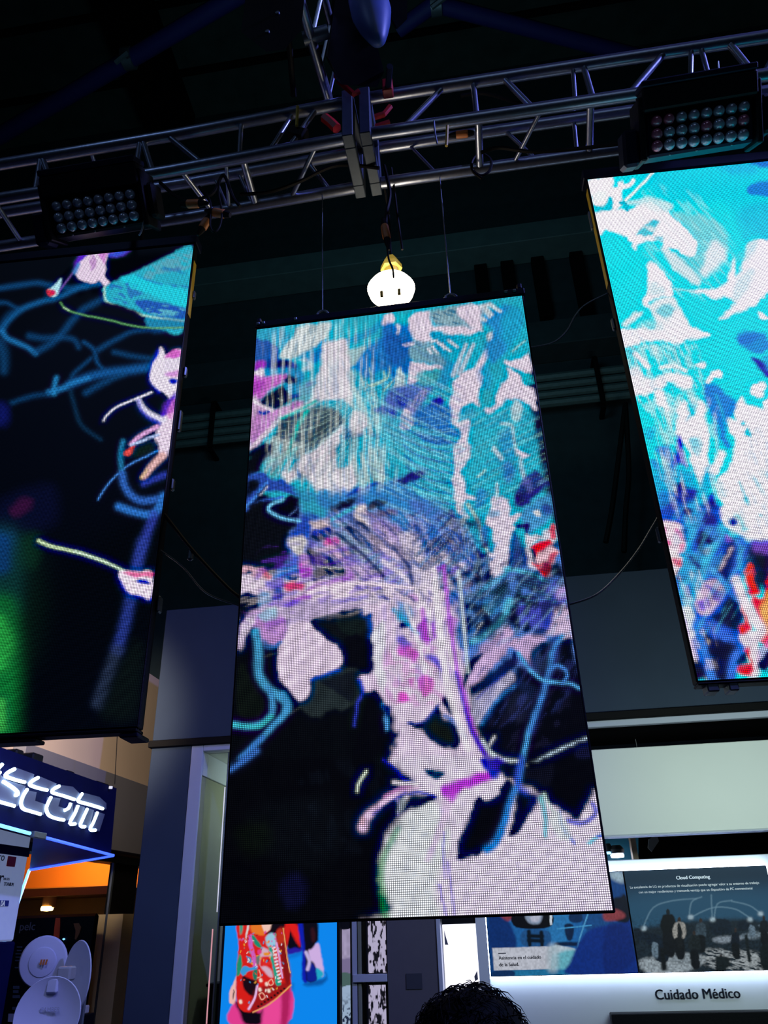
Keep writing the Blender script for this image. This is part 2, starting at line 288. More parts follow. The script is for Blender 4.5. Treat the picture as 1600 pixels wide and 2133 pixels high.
W_='dccfe0'
def center(X,Y):
    g=Paint(X,Y,'05070d')
    # large areas ------------------------------------------------------------
    g.V(450,600,1.9048)
    g.P('2fb0c6',8,[140,150, 760,40,1220,20,1240,400,1330,900,1360,1000,1000,1050,700,900,330,870,200,820,140,700])
    g.P('5b7fc4',16,[330,850,700,800,1000,950,1100,1250,1400,1000,1420,1260,1400,1500,900,1500,480,1260,300,1260,280,1100])
    g.P('9a9cc8',14,[380,940,620,920,800,960,950,1100,960,1300,600,1300,300,1260,280,1160])
    g.P('c9bdd4',8,[100,1110,300,1130,600,1180,980,1200,1000,1340,620,1330,380,1340,250,1420,130,1370,95,1430])
    # C1 ---------------------------------------------------------------------
    g.V(500,610,5)
    g.P('2f62ad',4,[160,470,300,490,380,560,400,700,330,770,200,760,150,720])
    g.P('3aa8c8',5,[160,400,420,370,520,480,440,600,380,560,300,490,160,465])
    g.P('a33cc0',5,[150,720,230,705,280,740,230,800,150,800]); g.P(W_,4,[150,810,230,800,250,850,150,880])
    g.P('c070c4',6,[140,880,300,850,480,840,500,900,400,960,330,1010,220,1100,130,1080]); g.P('b035bd',6,[140,920,260,930,240,1010,135,1070],.8)
    g.P('c9a5cc',5,[130,1080,330,1200,560,1150,660,1130,600,1230,420,1300,320,1420,110,1650])
    g.P('b86cc0',6,[140,1280,330,1230,400,1240,300,1400,130,1560],.6)
    g.P('b868b8',5,[540,1150,640,1120,640,1180,540,1210],.8)
    g.S(W_,7,5,2,[130,1110,230,1170,330,1230]); g.S('dcd0e0',6,8,3,[110,1620,280,1450,420,1320,560,1240,720,1150],.8)
    g.P('202a9c',3,[190,1230,300,1240,260,1280,210,1270])
    g.P('1c3f90',5,[330,690,500,700,600,760,560,800,400,790,280,800,280,740]); g.P('0c1440',4,[350,740,440,705,520,730,500,760,380,765])
    g.P('2f8fc0',5,[260,800,450,790,620,800,660,900,560,980,480,850,300,850])
    g.P('0a1030',4,[470,930,510,870,600,880,590,930,520,950])
    g.P('3698c4',5,[440,960,640,960,800,1000,760,1060,560,1060,480,1010]); g.P('2438b0',4,[690,930,770,920,740,970,690,980])
    g.P('070a10',4,[215,1115,380,1010,460,985,530,1060,620,1090,520,1130,430,1190,330,1200]); g.P('1d2fa0',4,[540,1060,640,1060,600,1100,530,1100],.8)
    g.S('9aa8a0',1,1,2,[400,1100,440,1120],.6)
    g.P('cbd5d8',5,[440,590,560,460,640,350,900,320,960,340,1020,400,880,500,780,600,620,660,500,680,420,670])
    g.P('8fa5a8',3,[520,420,900,330,700,640,480,650],.8,(110,26,4,.45,.7,5))
    g.P('2c9cc4',5,[620,660,760,560,880,490,1100,330,1450,250,1560,300,1400,420,1100,560,860,620,800,740,700,720]); g.P('2378b8',5,[740,640,880,560,840,700,760,740],.8)
    g.P('2fb4c8',5,[960,340,1440,250,1400,330,1130,480,1020,540,900,500])
    g.P('d5cdd8',6,[880,540,1100,490,1140,700,1180,900,1150,1120,1000,1090,900,1100,800,1080,830,850,860,650])
    g.P('dcd4e0',5,[700,740,620,700,700,700,740,780,640,800],.6)
    g.P('8cb8c0',8,[640,960,820,880,800,1040,700,1200,640,1150],.6)
    g.P('dcd6e0',5,[800,880,900,700,1130,720,1160,1000,1180,1180,1080,1100,860,1120,780,1180,660,1230,760,1080],.9)
    g.P('2380c4',8,[1180,760,1330,560,1560,380,1620,430,1620,900,1400,960,1280,860]); g.P('2cb0c8',6,[1300,900,1500,800,1600,1000,1400,1060,1250,960],.7)
    g.P('b8c4c4',4,[1110,600,1310,560,1260,650,1180,760,1120,700],.7)
    g.P('b8cfd0',7,[1150,800,1400,1000,1500,1300,1350,1500,1200,1400,1160,1100],.75,(75,40,4,.35,.65,7))
    for q in ([1560,720,1540,880,1400,970,1330,960],[1500,820,1500,900,1370,960],[1350,780,1360,900],[1600,900,1500,1020]): g.S('b0c8b0',2,2,1.5,q,.8)
    g.P('4a5f60',5,[420,1330,560,1260,720,1210,860,1180,1050,1230,1080,1340,1000,1420,900,1520,720,1640,500,1700,420,1560,360,1520])
    g.P('2e3a3c',5,[440,1330,640,1250,600,1420,520,1500,380,1520],.7); g.P('344244',6,[700,1340,980,1230,1060,1330,900,1480,700,1560],.6)
    g.P('b0bebe',5,[340,1500,640,1560,900,1510,1000,1430,1060,1480,1000,1700,300,1700],.85,(100,50,5,.25,.55,11))
    g.S('2ec4bc',7,4,3,[700,1230,610,1370,560,1500,490,1680]); g.S('40c4bc',5,3,3,[790,1130,560,1250,430,1310],.9)
    g.P('e0d8e2',6,[870,1560,1000,1440,1060,1380,1060,1500,1030,1700,740,1700]); g.P('dcd2dc',5,[1180,1230,1280,1260,1330,1360,1260,1460,1160,1480,1120,1400])
    g.P('2aa0b4',5,[1060,1460,1230,1500,1260,1480,1180,1700,1010,1700,1030,1560]); g.P('2c5484',5,[1080,1400,1180,1460,1280,1450,1200,1500,1080,1520],.8)
    g.P('28b0c8',8,[1430,1380,1620,1300,1620,1700,1500,1640]); g.P('4a50b0',6,[1400,1200,1500,1170,1620,1150,1620,1290,1450,1250],.8)
    g.P('0a0e18',5,[95,1650,320,1550,320,1700,90,1710])
    # C2 ---------------------------------------------------------------------
    g.V(800,610,4.4444)
    g.P('22b8c8',4,[80,200,250,180,230,250,180,290,100,280]); g.P(W_,3,[0,210,90,205,100,270,0,310]); g.P('2374bc',7,[0,310,130,300,260,300,260,460,250,620,220,760,100,700,0,640])
    g.P('2060b0',6,[20,380,150,420,220,560,100,640,0,520],.7); g.P('c8c8dc',3,[120,300,150,310,140,390,120,370])
    g.P('8fb0bc',5,[430,170,900,110,900,330,700,320,520,310,440,240]); g.P('2c6f84',3,[430,190,760,150,740,280,520,290],.8,(20,20,4,.4,.7,21))
    g.P(W_,4,[700,140,880,120,890,330,800,310,690,200])
    g.P(W_,4,[230,240,290,190,420,170,450,300,640,310,880,330,890,350,760,400,600,380,440,360,440,440,360,470,280,450,250,330])
    g.P('7fa8b8',5,[250,460,440,460,580,620,540,680,420,650,260,620],.9); g.P(W_,3,[230,740,250,640,420,660,560,680,540,710,400,720,330,800,230,850])
    g.P(W_,3,[180,470,260,460,280,480,190,490],.8)
    g.P('2a9cc0',4,[440,370,600,390,750,430,760,520,640,660,540,600,460,440],.9)
    g.P('22b4c8',5,[600,430,880,400,740,600,620,620],.5)
    for q in ([440,450,490,440],[450,500,500,560],[500,460,620,540],[600,440,680,500],[410,520,440,560],[540,480,560,520]): g.S('cfd0dc',5,3,1.6,q,.9)
    g.P('4fa8b0',5,[330,740,560,700,480,820,330,840],.8); g.P('c4d8dc',4,[90,870,150,690,200,850,130,870])
    g.P('2c98c4',6,[560,660,700,660,620,800,560,900,480,860],.9)
    for q in ([640,760,760,480],[700,740,830,480]): g.S('b9c4d4',9,5,2.5,q,.9)
    g.S(W_,10,13,3,[960,540,850,740])
    g.P(W_,4,[640,830,720,740,860,700,910,780,900,850,870,940,890,1040,820,1020,720,1060,690,1160,620,1180,610,1000,640,920])
    g.P('38a8b8',5,[880,960,960,900,1030,980,980,1050,880,1030],.7)
    g.P('2d90c8',8,[920,240,1100,120,1240,140,1280,300,1140,540,1000,660,930,500,1000,350]); g.P('1fb8d0',9,[1080,300,1260,60,1330,540,1180,600],.5)
    for q in ([900,130,960,110],[980,110,1080,170],[930,130,1000,200],[940,160,980,220],[920,240,940,250]): g.S('c4cfd8',9,6,1.5,q,.9)
    g.P('bcc6d4',4,[950,380,990,350,1010,400,980,440,950,430]); g.P('2a90cc',6,[860,720,960,660,1000,800,960,900,900,860],.4)
    g.S('a8cfd0',2,1,1.6,[1190,540,1310,440],.8)
    g.P(W_,4,[1120,640,1250,610,1340,570,1360,740,1240,700,1160,680])
    g.P(W_,4,[1130,700,1220,740,1280,800,1340,880,1390,900,1410,1080,1340,1020,1240,990,1140,980,1090,1050,1030,1080,960,1110,960,1070,1030,1040,1040,950,1080,850,1160,780])
    g.P('27b4c4',4,[1250,760,1370,760,1380,850,1300,830],.8)
    g.P('c4d2da',4,[1200,1000,1290,1050,1250,1180,1190,1180,1180,1090],.8)
    for q in ([1090,1210,1180,1230,1200,1350,1230,1500],[1020,1430,1060,1500]): g.S('b8ccd8',6,6,2,q,.75)
    g.P('2f86c0',8,[1060,1330,1160,1260,1200,1440,1200,1520,1100,1500],.7)
    g.P('5a68b8',8,[60,900,220,840,440,870,380,1000,280,1120,80,1060,0,1000],.9); g.P('b0a8cc',4,[240,1010,390,880,380,1060,290,1180,230,1100],.6,(118,30,5,.3,.6,31))
    g.P('1c22a8',4,[110,970,230,960,200,1040,140,1030]); g.P('1f2ca8',4,[400,1080,440,1010,520,950,550,990,500,1070]); g.P('2438a8',5,[50,1080,110,1090,100,1150,60,1140],.8)
    g.P('2a78c0',8,[340,1060,600,1050,620,1200,720,1330,500,1290,340,1220,280,1200]); g.P('2a50b0',6,[300,1270,520,1320,640,1400,440,1400,330,1330],.7)
    g.P(W_,3,[150,1240,170,1140,210,1070,250,1120,270,1200,220,1260])
    g.P('38a4c4',5,[690,1100,800,1050,850,1160,760,1180],.7)
    g.P(W_,4,[610,1170,700,1190,790,1180,790,1300,770,1400,780,1510,660,1520,680,1400,720,1300])
    # fine feather barbs across centre-right
    g.V(800,610,4.4444)
    for i in range(15):
        y=1180+i*48; g.S('56bcd8' if i%2 else '1d6cb0',3.2,2.4,2,[130+i*8,y-60,360,y+60,680,y+110],.75)
        g.S('49b4c8',3,2,2,[800,y+60,1000,y-20,1300,y+(-60)],.35)
    # C3 ---------------------------------------------------------------------
    g.V(490,930,4.4444)
    g.P('0a0d16',4,[130,100,300,20,330,60,250,160,240,220,150,260,125,250]); g.P('a8bcc4',8,[330,60,480,60,640,200,760,180,700,300,420,300,300,260,260,180],.8,(115,45,5,.3,.6,13))
    g.S('3cb4bc',7,5,3,[560,20,420,180,330,280],.8); g.S('88c8c0',4,4,3,[300,150,480,60],.5)
    g.P('3358b0',5,[125,270,260,230,330,300,460,320,560,420,620,480,480,430,340,420,220,400,160,560,100,540,120,400]); g.P('070a18',4,[120,320,200,310,230,360,160,420,115,450])
    g.S('4c88d8',4,3,2.5,[105,560,200,450,300,330]); g.S('4070d0',4,3,2.5,[110,590,240,510,440,470],.9); g.S('101850',4,3,2,[210,450,290,370],.9); g.S('a8b0c8',2,2,1.5,[230,450,300,370])
    g.P('dcd2dc',7,[640,60,940,20,960,160,1040,180,1100,130,1140,320,1060,400,960,450,860,420,740,400,640,260,480,330,440,240,560,200],.95)
    g.P('2ba4b8',4,[960,0,1120,0,1080,110,1010,190,950,200,940,100]); g.P('2b6c98',4,[550,200,600,240,620,300,570,280],.8)
    g.P('a8c0c0',6,[1080,100,1340,0,1400,200,1380,340,1240,330,1140,320],.8,(80,50,5,.25,.6,17))
    g.P('3050b0',5,[400,320,520,360,600,460,640,560,620,660,560,720,480,900,560,1000,640,960,700,800,700,700,660,500,560,400]); 
    g.P('38a0bc',9,[600,400,780,420,900,450,900,560,840,640,700,640,600,560]); g.P('3c86c0',8,[760,440,1100,400,1140,380,1100,480,900,560,860,620],.9)
    g.P('2c3fa4',4,[1060,420,1160,370,1140,420,1040,460]); g.P('2c3fb0',4,[1180,400,1240,350,1340,340,1300,370,1200,410])
    g.P('0d1018',4,[100,590,330,510,330,600,440,660,560,710,520,770,470,900,500,1000,400,1160,340,1190,180,1110,70,1100])
    g.P('060810',4,[340,580,440,500,500,450,580,480,600,640,560,660,440,650]); g.S('70b8e0',5,5,2,[600,690,430,660,320,600,320,550,440,490]); g.S('6080c0',1.5,1.5,1.5,[500,640,580,570],.6)
    g.P('2a4860',4,[890,560,1000,500,1110,470,1110,520,1000,590,900,600]); g.P('10141c',4,[940,560,1110,480,1060,560,960,590]); g.S('50b8d0',6,5,3,[880,680,1000,620,1120,560])
    g.P('2640a0',4,[680,620,760,640,730,670],.8)
    g.P('3d8cc8',10,[1180,420,1340,360,1600,330,1600,800,1400,700,1240,600]); g.P('4a78c0',8,[1400,340,1600,260,1620,330],.7); g.P('161a70',4,[1500,320,1580,270,1610,300,1600,345,1540,350])
    g.P('1c2c3c',4,[1230,550,1300,500,1390,510,1360,560,1260,580]); g.P('0a0c20',4,[1310,630,1370,590,1460,590,1480,630,1400,640]); g.P('202c90',5,[1290,590,1500,580,1480,660,1320,660],.5)
    g.P('d4c8cc',5,[1100,590,1180,530,1240,600,1300,640,1360,720,1500,760,1480,900,1300,760,1120,690]); g.P('8a70c0',6,[1200,600,1360,660,1560,760,1600,960,1500,1000,1400,900,1300,800],.7)
    g.P('cbb8d0',6,[1250,830,1400,850,1600,1000,1600,1180,1400,1050,1220,960],.8)
    g.P('8ca8b8',8,[1000,780,1200,900,1380,1040,1340,1160,1160,1060,980,900],.8); g.P('1a2a50',4,[1000,760,1050,720,1180,820,1320,960,1400,1020,1360,1020,1230,930,1120,860])
    g.P('101830',4,[1120,700,1180,700,1260,780,1220,790],.9); g.P('3a90a8',4,[890,700,1040,700,1000,740,930,740],.6)
    g.P('c0b0b8',5,[700,700,860,660,860,760,760,780]); g.P('2838a8',5,[680,880,720,780,800,760,880,740,880,850,800,870,740,920,680,1000]); g.P('0c1030',4,[700,820,800,820,870,800,840,850,740,870])
    g.P('c8c4c8',5,[490,860,560,830,660,860,640,940,600,1010,530,960]); g.P('d838a0',5,[830,880,870,840,960,870,960,920,870,930]); g.P('c8a8c8',6,[840,930,1000,900,1060,1010,1000,1060,860,990,760,950],.9)
    g.P('c44cc0',6,[570,1150,620,1070,680,1090,720,1140,690,1220,600,1200]); g.P('c8a0c0',5,[600,1000,660,1000,720,1090,700,1130,620,1080],.8)
    g.P('05060c',4,[665,960,700,930,780,980,900,1030,980,1100,860,1110,740,1120,680,1060]); g.P('1c2890',4,[760,960,940,1040,960,1100,880,1060],.6); g.S('b0b8c0',1.5,1,1.4,[810,1030,860,1070],.7)
    g.P('0b0d12',4,[720,1200,760,1130,960,1130,1030,1160,1020,1200,860,1200,740,1250]); g.S('c8ccb8',2,1.5,1.6,[760,1110,900,1125,980,1130],.8)
    g.P('3f78c8',6,[340,1210,500,1060,560,1020,600,1160,540,1180,480,1230]); g.P('202c70',4,[480,1190,560,1180,580,1220,500,1240])
    g.P('d0a8b8',4,[70,1110,200,1120,300,1160,340,1210,280,1240,100,1200,65,1180]); g.P('c04068',3,[220,1140,300,1160,340,1210,280,1200],.7); g.P('202438',3,[70,1190,120,1160,160,1170,110,1200])
    g.P('d8c8dc',5,[60,1200,280,1230,300,1330,200,1360,60,1350]); g.P('7060c8',5,[270,1260,440,1230,420,1320,320,1320],.8)
    g.P('c84878',5,[440,1280,560,1240,640,1290,600,1330,480,1330]); g.P('a040b8',8,[600,1380,760,1260,1000,1210,1100,1160,1080,1240,860,1290,640,1420,480,1470,400,1420],.9)
    g.P('2c40a0',6,[330,1440,380,1300,440,1340,420,1430],.9); g.P('181c48',5,[60,1370,200,1370,240,1460,200,1530,40,1530])
    g.P('0a0d12',5,[50,1380,180,1390,220,1480,180,1530,40,1530]); g.P('6a98c4',5,[220,1360,330,1350,300,1530,210,1500],.8)
    g.P('c8b0d4',6,[1000,1060,1200,1100,1400,1200,1200,1260,1060,1230],.8); g.P('9a58c4',7,[1020,1120,1080,1100,1100,1200,1040,1220],.7); g.P('7048b8',5,[1200,1080,1260,1060,1240,1180,1200,1160],.6)
    g.P('dccbdc',6,[700,1340,900,1260,1300,1260,1500,1300,1560,1400,1200,1380,860,1440,740,1420],.9); g.P('4c3cb0',5,[760,1450,1000,1420,1240,1390,1100,1450,860,1490],.8); g.P('4038a0',4,[1300,1360,1420,1400,1340,1410],.8)
    for i in range(14):
        x=1180+i*30; g.S(['6a50b8','4a78b8','b8b0cc'][i%3],4,2,2,[x,1040+i*26,x+90,990+i*22,x+170,960+i*22],.6)
    # C4 ---------------------------------------------------------------------
    g.V(830,930,4.3243)
    g.P('10124a',4,[10,300,120,230,220,220,230,260,120,310,20,330]); g.P('2c3ca8',6,[10,290,200,210,260,250,120,330],.4)
    g.P(W_,4,[510,0,640,0,620,140,560,230,600,340,590,420,640,440,700,470,640,480,590,490,570,560,640,640,560,620,520,520,500,360,480,310,510,240])
    g.S('b4c8d4',6,5,3,[560,520,600,620,560,700,580,800],.8); g.S('b8cfc8',6,4,2,[620,520,720,680,760,850,820,960],.85)
    g.P('2e7ec4',6,[700,400,740,380,800,440,760,540,700,560],.7); g.P('2b98c0',8,[900,100,1060,120,1060,300,980,330,920,250],.6); g.P('2a64b4',6,[950,160,1000,140,1040,220,990,320,950,260],.7)
    g.S('c0ccd8',7,5,2.5,[860,30,930,110,900,60],.7); g.P(W_,3,[1060,30,1120,50,1180,80,1110,90]); g.S('b4c4d4',5,8,3,[1100,90,1110,200,1140,310],.7); g.S('b0d0cc',3,3,2,[720,270,780,210],.8)
    g.P('d8ccdf',4,[790,650,830,580,830,500,870,450,960,460,1010,540,1010,620,1100,600,1100,640,1040,700,1060,740,1010,790,1000,900,990,1020,940,1130,900,1180,850,1180,830,1060,800,950,850,960,860,860,840,740,800,700]); 
    g.S('c0d0dc',5,2,2.5,[890,460,890,330],.8); g.P('3a98b8',4,[820,590,900,580,890,640,820,630],.6); g.P('3a50a8',5,[750,740,800,700,820,900,850,940,780,880],.7)
    g.P('252c80',5,[1050,520,1060,380,1150,280,1230,220,1320,280,1350,340,1290,410,1210,480,1130,540]); g.P('7070b8',5,[1120,300,1180,290,1200,380,1150,420],.5); g.P('161a58',5,[1070,420,1140,380,1140,520,1070,530],.7)
    g.P('4f98c8',6,[1130,560,1300,450,1370,430,1390,600,1300,700,1180,780,1120,700]); g.P('26388c',5,[1290,540,1370,530,1380,610,1310,610],.8); g.P('d4d4d8',3,[1225,590,1270,580,1280,620,1240,630])
    g.P('181c60',4,[1080,700,1140,680,1180,710,1160,800,1130,790,1120,740,1070,740]); g.P('2e4488',6,[1020,790,1060,780,1120,900,1180,1000,1180,1080,1010,1060,1000,960],.9)
    g.P('d8cede',5,[1150,800,1280,810,1340,740,1400,760,1420,860,1360,880,1300,840,1200,880,1190,960,1250,1100,1180,1100,1160,960],.95)
    g.P('dc2c28',3,[1190,900,1260,870,1360,840,1390,880,1300,930,1250,980,1220,930]); g.P('d83040',3,[1360,740,1400,700,1420,830,1380,830,1370,780],.85)
    g.P('ddb4c0',4,[1250,980,1380,900,1440,960,1400,1050,1330,1080,1260,1060]); g.P('dc2c28',3,[1210,1040,1270,1060,1340,1050,1370,1110,1360,1170,1300,1160,1250,1110]); g.P('cc3050',3,[1380,970,1420,950,1430,1000,1370,1060,1340,1050],.8)
    g.P('0e1428',5,[1370,1180,1370,1100,1440,1040,1480,1180,1430,1190]); g.P('14183c',4,[1060,1050,1120,1040,1130,1090,1070,1100]); g.P('181c58',4,[1000,1060,1020,1050,1010,1080])
    g.P('2858b0',10,[200,900,260,740,430,640,560,720,600,900,700,1000,660,1120,500,1140,400,1000,260,1040],.9); g.P('201c80',5,[410,680,450,600,500,570,520,690,470,710])
    for q in ([240,940,330,840],[260,1010,420,880,550,830],[300,930,480,860],[470,960,540,880,580,830]): g.S('181c70',4,6,2.5,q,.85)
    g.P('202c80',5,[60,740,120,690,180,700,200,780,150,800,110,740],.8); g.P('182860',4,[80,610,150,580,190,600,120,650],.8)
    g.P('cac0d2',6,[0,780,120,780,200,880,240,1000,340,980,420,940,500,1020,600,1060,600,1120,480,1180,480,1300,340,1420,200,1380,120,1200,60,1000],.92)
    g.P('7a35b8',5,[300,1160,340,1080,420,1060,400,1120,340,1190]); g.P('5a48c0',4,[430,1150,480,1080,560,1080,540,1130,470,1160],.8); g.P('3a5098',5,[10,1010,100,1040,120,1120,30,1100],.7); g.P('2a48a0',5,[70,1180,130,1150,140,1220,90,1220],.7)
    g.P('262a88',4,[180,1320,240,1330,300,1390,260,1400,200,1370]); g.P('b070b8',5,[80,1340,180,1330,170,1390,90,1380],.7); g.P('2f8cb8',6,[0,1390,90,1420,160,1480,0,1480],.9)
    g.P('0b0d22',4,[690,880,730,940,780,1010,800,1080,760,1160,740,1260,700,1240,680,1180,660,1130,690,1060,720,1000]); g.P('2838a0',5,[660,860,720,900,800,1030,790,1190,740,1150,740,1000],.5)
    g.P('1c2858',6,[490,1190,560,1130,660,1140,680,1260,620,1300,540,1290,490,1260],.9); g.P('4a70b8',7,[480,1300,700,1260,860,1220,940,1130,1000,1080,1160,1080,1300,1170,1480,1200,1500,1400,1520,1470,480,1470]); 
    g.S('58b0d0',9,6,4,[640,1480,760,1290,900,1200,1000,1100],.7); g.S('58b4cc',7,6,3.5,[960,1100,1100,1120,1260,1180,1400,1280],.85)
    g.P('0b0c1c',5,[810,1310,880,1250,940,1200,970,1160,970,1260,940,1360,900,1340]); g.P('10122c',5,[1050,1160,1200,1150,1300,1260,1260,1320,1160,1280],.8)
    g.P('0a0b18',5,[1020,1440,1040,1360,1090,1280,1130,1340,1240,1340,1280,1400,1200,1480,1020,1480]); g.P('0e1024',5,[750,1400,860,1340,930,1400,900,1480,760,1480],.8); g.P('10122c',4,[620,1390,690,1380,690,1430,640,1430])
    g.P('5a48b0',7,[1280,1230,1480,1230,1500,1380,1460,1400,1340,1330],.7); g.P('c0a8d8',5,[1420,1280,1490,1260,1510,1450,1460,1470,1420,1380],.7); g.P('1c2068',5,[1240,1180,1340,1240,1300,1290,1240,1240],.7); g.P('13184a',5,[1280,1350,1360,1340,1380,1420,1320,1460],.6)
    g.P('d8c8dc',8,[320,1180,440,1180,460,1300,400,1480,260,1480,240,1320],.8)
    # C5 ---------------------------------------------------------------------
    g.V(470,1250,4.2105)
    g.P('0a0d10',5,[110,30,270,30,270,110,180,150,130,260,90,500,40,1100,30,1500,1150,1500,1180,700,1000,600,460,460,500,340,300,200,220,240,200,400,130,440])
    g.P('0c0f12',6,[460,600,700,900,1000,940,1200,800,1180,600,1000,560]); g.P('b8a8c8',6,[270,80,420,20,700,0,1000,10,1190,0,1220,60,1000,100,760,160,700,260,520,340,300,240,180,150],1)
    g.P('b890c8',6,[180,150,300,90,460,140,540,190,520,330,430,400,340,380,280,280,220,240,160,330,120,430,130,260]); g.P('8a50b0',5,[320,200,480,160,540,200,400,240],.6); g.P('d8d0e0',4,[180,150,270,130,230,230,160,330,120,430,130,260],.8)
    g.P('8ac8d8',5,[280,120,420,60,440,150,330,180],.6); g.P('6c40c0',5,[380,20,540,0,640,10,560,60,440,50],.8)
    g.P('d8c6dc',4,[470,400,520,320,600,200,740,200,800,260,900,360,1010,440,1020,520,1000,590,900,640,760,680,740,800,700,860,640,880,560,790,470,680,450,540])
    g.P('4470b0',3,[340,350,400,390,500,350,490,400,420,430,340,420],.8)
    g.P('12171a',3,[730,175,940,110,1190,60,1200,120,1280,140,1270,360,1290,620,1180,640,1060,580,1040,440,900,360,800,270]); g.P('0a0b10',4,[1050,330,1260,350,1290,620,1150,620,1050,560]); g.P('1a2824',5,[960,140,1190,120,1220,260,1060,300],.6)
    g.P('3858b0',5,[1190,60,1210,150,1280,130,1270,330,1250,320,1240,170,1180,120],.8)
    g.P('2c3638',5,[760,690,900,650,1040,590,1180,640,1160,880,1040,960,900,960,820,1030,720,1010,650,920,740,860]); g.P('141822',5,[840,700,1150,620,1180,760,1120,900,1040,860,900,760],.8); g.S('3050b0',5,5,2.5,[750,700,900,640,1000,610],.9)
    g.P('141c14',6,[130,560,280,760,340,900,300,1060,160,1060,90,900],.8)
    g.S('4a98c0',17,16,3,[270,280,290,450,290,640,370,770,520,880,540,960]); g.S('4890c0',10,12,3,[370,770,410,880,400,1000,320,1080,200,1110,60,1090]); g.S('3cb8b4',9,7,3,[400,1020,300,1100,200,1110,50,1090],.7)
    g.S('4a98c8',14,8,3,[500,830,540,920,500,1020,420,1100,330,1200,120,1400,50,1460]); g.S('3a68c0',9,9,3,[330,1200,120,1400,40,1480],.6)
    g.S('40484c',1.5,1.5,2,[560,1000,660,940],.7); g.S('40464a',2,2,2,[330,500,460,460],.7)
    g.P('d4c0dc',5,[1220,60,1420,20,1500,160,1620,200,1620,560,1620,1000,1500,960,1420,920,1320,800,1230,790,1180,700,1190,660,1300,620,1290,400,1290,140]); g.P('d8dce4',5,[1290,280,1400,200,1390,500,1400,800,1330,720,1300,500],.7)
    g.S('3848c0',5,3,3,[1170,700,1210,800,1160,900,1130,1100],.8); g.S('5a9cd8',8,7,2.5,[1380,920,1410,1060,1410,1220])
    g.P('08090e',4,[1190,870,1260,810,1330,860,1380,960,1400,1150,1370,1350,1250,1500,1100,1480,1150,1200]); g.P('1a2470',4,[1370,920,1500,930,1440,1010,1410,1020],.95)
    g.P('08090f',5,[1380,1180,1480,1170,1420,1300,1500,1420,1460,1500,1350,1500]); 
    # C6 ---------------------------------------------------------------------
    g.V(830,1250,3.9024)
    g.P('d4c4dc',8,[0,0,160,20,260,100,420,40,520,60,520,400,560,600,620,1000,720,1200,860,1320,860,1400,0,1400,0,1080,-40,1000,-60,300])
    g.P('3c90b8',6,[0,20,80,40,120,120,70,180,0,160],.9); g.P('1c2460',4,[10,190,80,180,80,220,20,240])
    g.P('9c3cc0',6,[140,250,200,160,270,130,310,200,300,300,220,340],.85); g.P('5048b8',5,[200,140,260,120,300,160,260,180],.6); g.P('b070c8',5,[380,150,470,150,470,280,430,290],.8)
    g.P('5840b8',5,[0,300,60,310,120,380,70,400,0,360],.8); g.P('c040b8',6,[0,370,100,380,160,440,140,500,60,460,0,430],.8); g.P('6448c0',5,[220,450,280,440,340,490,380,560,350,590,300,520],.85)
    g.P('cc48b8',5,[150,660,200,620,280,630,290,720,220,790,190,740],.75); g.P('cc40b0',5,[0,760,60,760,100,800,60,830,0,830],.85); g.P('cc60b8',4,[90,640,130,640,110,700],.7)
    for q in ([250,120,260,300],[160,60,250,90],[350,140,370,400],[420,340,440,700],[200,480,260,620]): g.S('e4dce8',5,4,4,q,.6)
    g.S('a060c8',9,5,4,[510,640,550,800,560,960],.7); g.S('5a30b8',8,10,3,[560,880,600,1060,660,1180,740,1300,840,1340],.9)
    g.P('182018',4,[80,1010,200,990,300,880,330,860,380,960,490,1020,500,1100,490,1200,400,1210,300,1160,180,1060]); g.S('2c3490',4,4,2.5,[80,1000,200,990,330,850],.8); g.S('4870b8',7,9,3,[380,940,480,1010,540,1120],.8); g.P('181c34',3,[350,800,400,790,450,890,430,930,380,870])
    g.P('3068a8',8,[500,0,900,0,900,130,800,250,640,360,540,420,480,360,480,160],.9); g.P('2c5090',5,[520,120,600,200,560,300,500,260],.7)
    for q in ([560,40,620,60],[690,60,740,200],[560,140,580,200],[650,210,720,180],[540,180,560,240]): g.S('0c1020',14,12,4,q,.9)
    for q in ([700,80,740,110],[620,280,680,180],[640,120,700,60]): g.S('a8b0c0',2,2,2,q,.8)
    g.P('15173c',5,[900,0,990,0,1000,120,980,230,920,180,890,140]); g.P('0b0d1c',5,[920,10,980,40,970,160,900,130]); g.P('484cb0',8,[1000,20,1380,0,1380,200,1250,260,1100,260,1000,200],.9); g.P('10122c',5,[1020,0,1120,20,1130,50,1040,60]); g.P('141838',4,[1010,200,1060,170,1080,240,1030,260])
    g.P('d0bcd8',6,[1270,60,1380,60,1410,300,1340,330,1280,280,1200,280,1260,180],.95); g.P('2c38a0',5,[1160,120,1220,130,1230,200,1180,200],.7)
    g.S('56b0cc',14,9,5,[900,10,840,160,740,260,600,340],.9)
    g.P('c4aad0',6,[640,420,760,300,880,190,960,300,1060,280,1180,290,1180,330,1080,420,1080,520,980,430,900,370,860,450,760,540,640,680,560,720,540,640],.95)
    g.P('0e1122',4,[530,570,570,500,640,430,680,430,620,540,560,640,540,720,520,660]); g.P('161a48',4,[660,730,700,660,800,560,900,470,950,420,980,520,900,580,780,650,700,700])
    g.P('b4b0cc',5,[600,800,700,740,800,660,900,590,960,640,900,690,820,770,760,860,700,960,640,1020,600,960]); g.S('4080c0',7,6,3.5,[680,1000,760,870,840,770,960,690],.85); g.S('3848b0',4,4,3,[640,800,760,690,860,600],.6)
    g.P('16202e',7,[1100,380,1220,330,1300,300,1340,520,1260,620,1180,620,1080,540,1060,460],.9); g.P('0a0c16',4,[1150,370,1190,350,1220,420,1160,450])
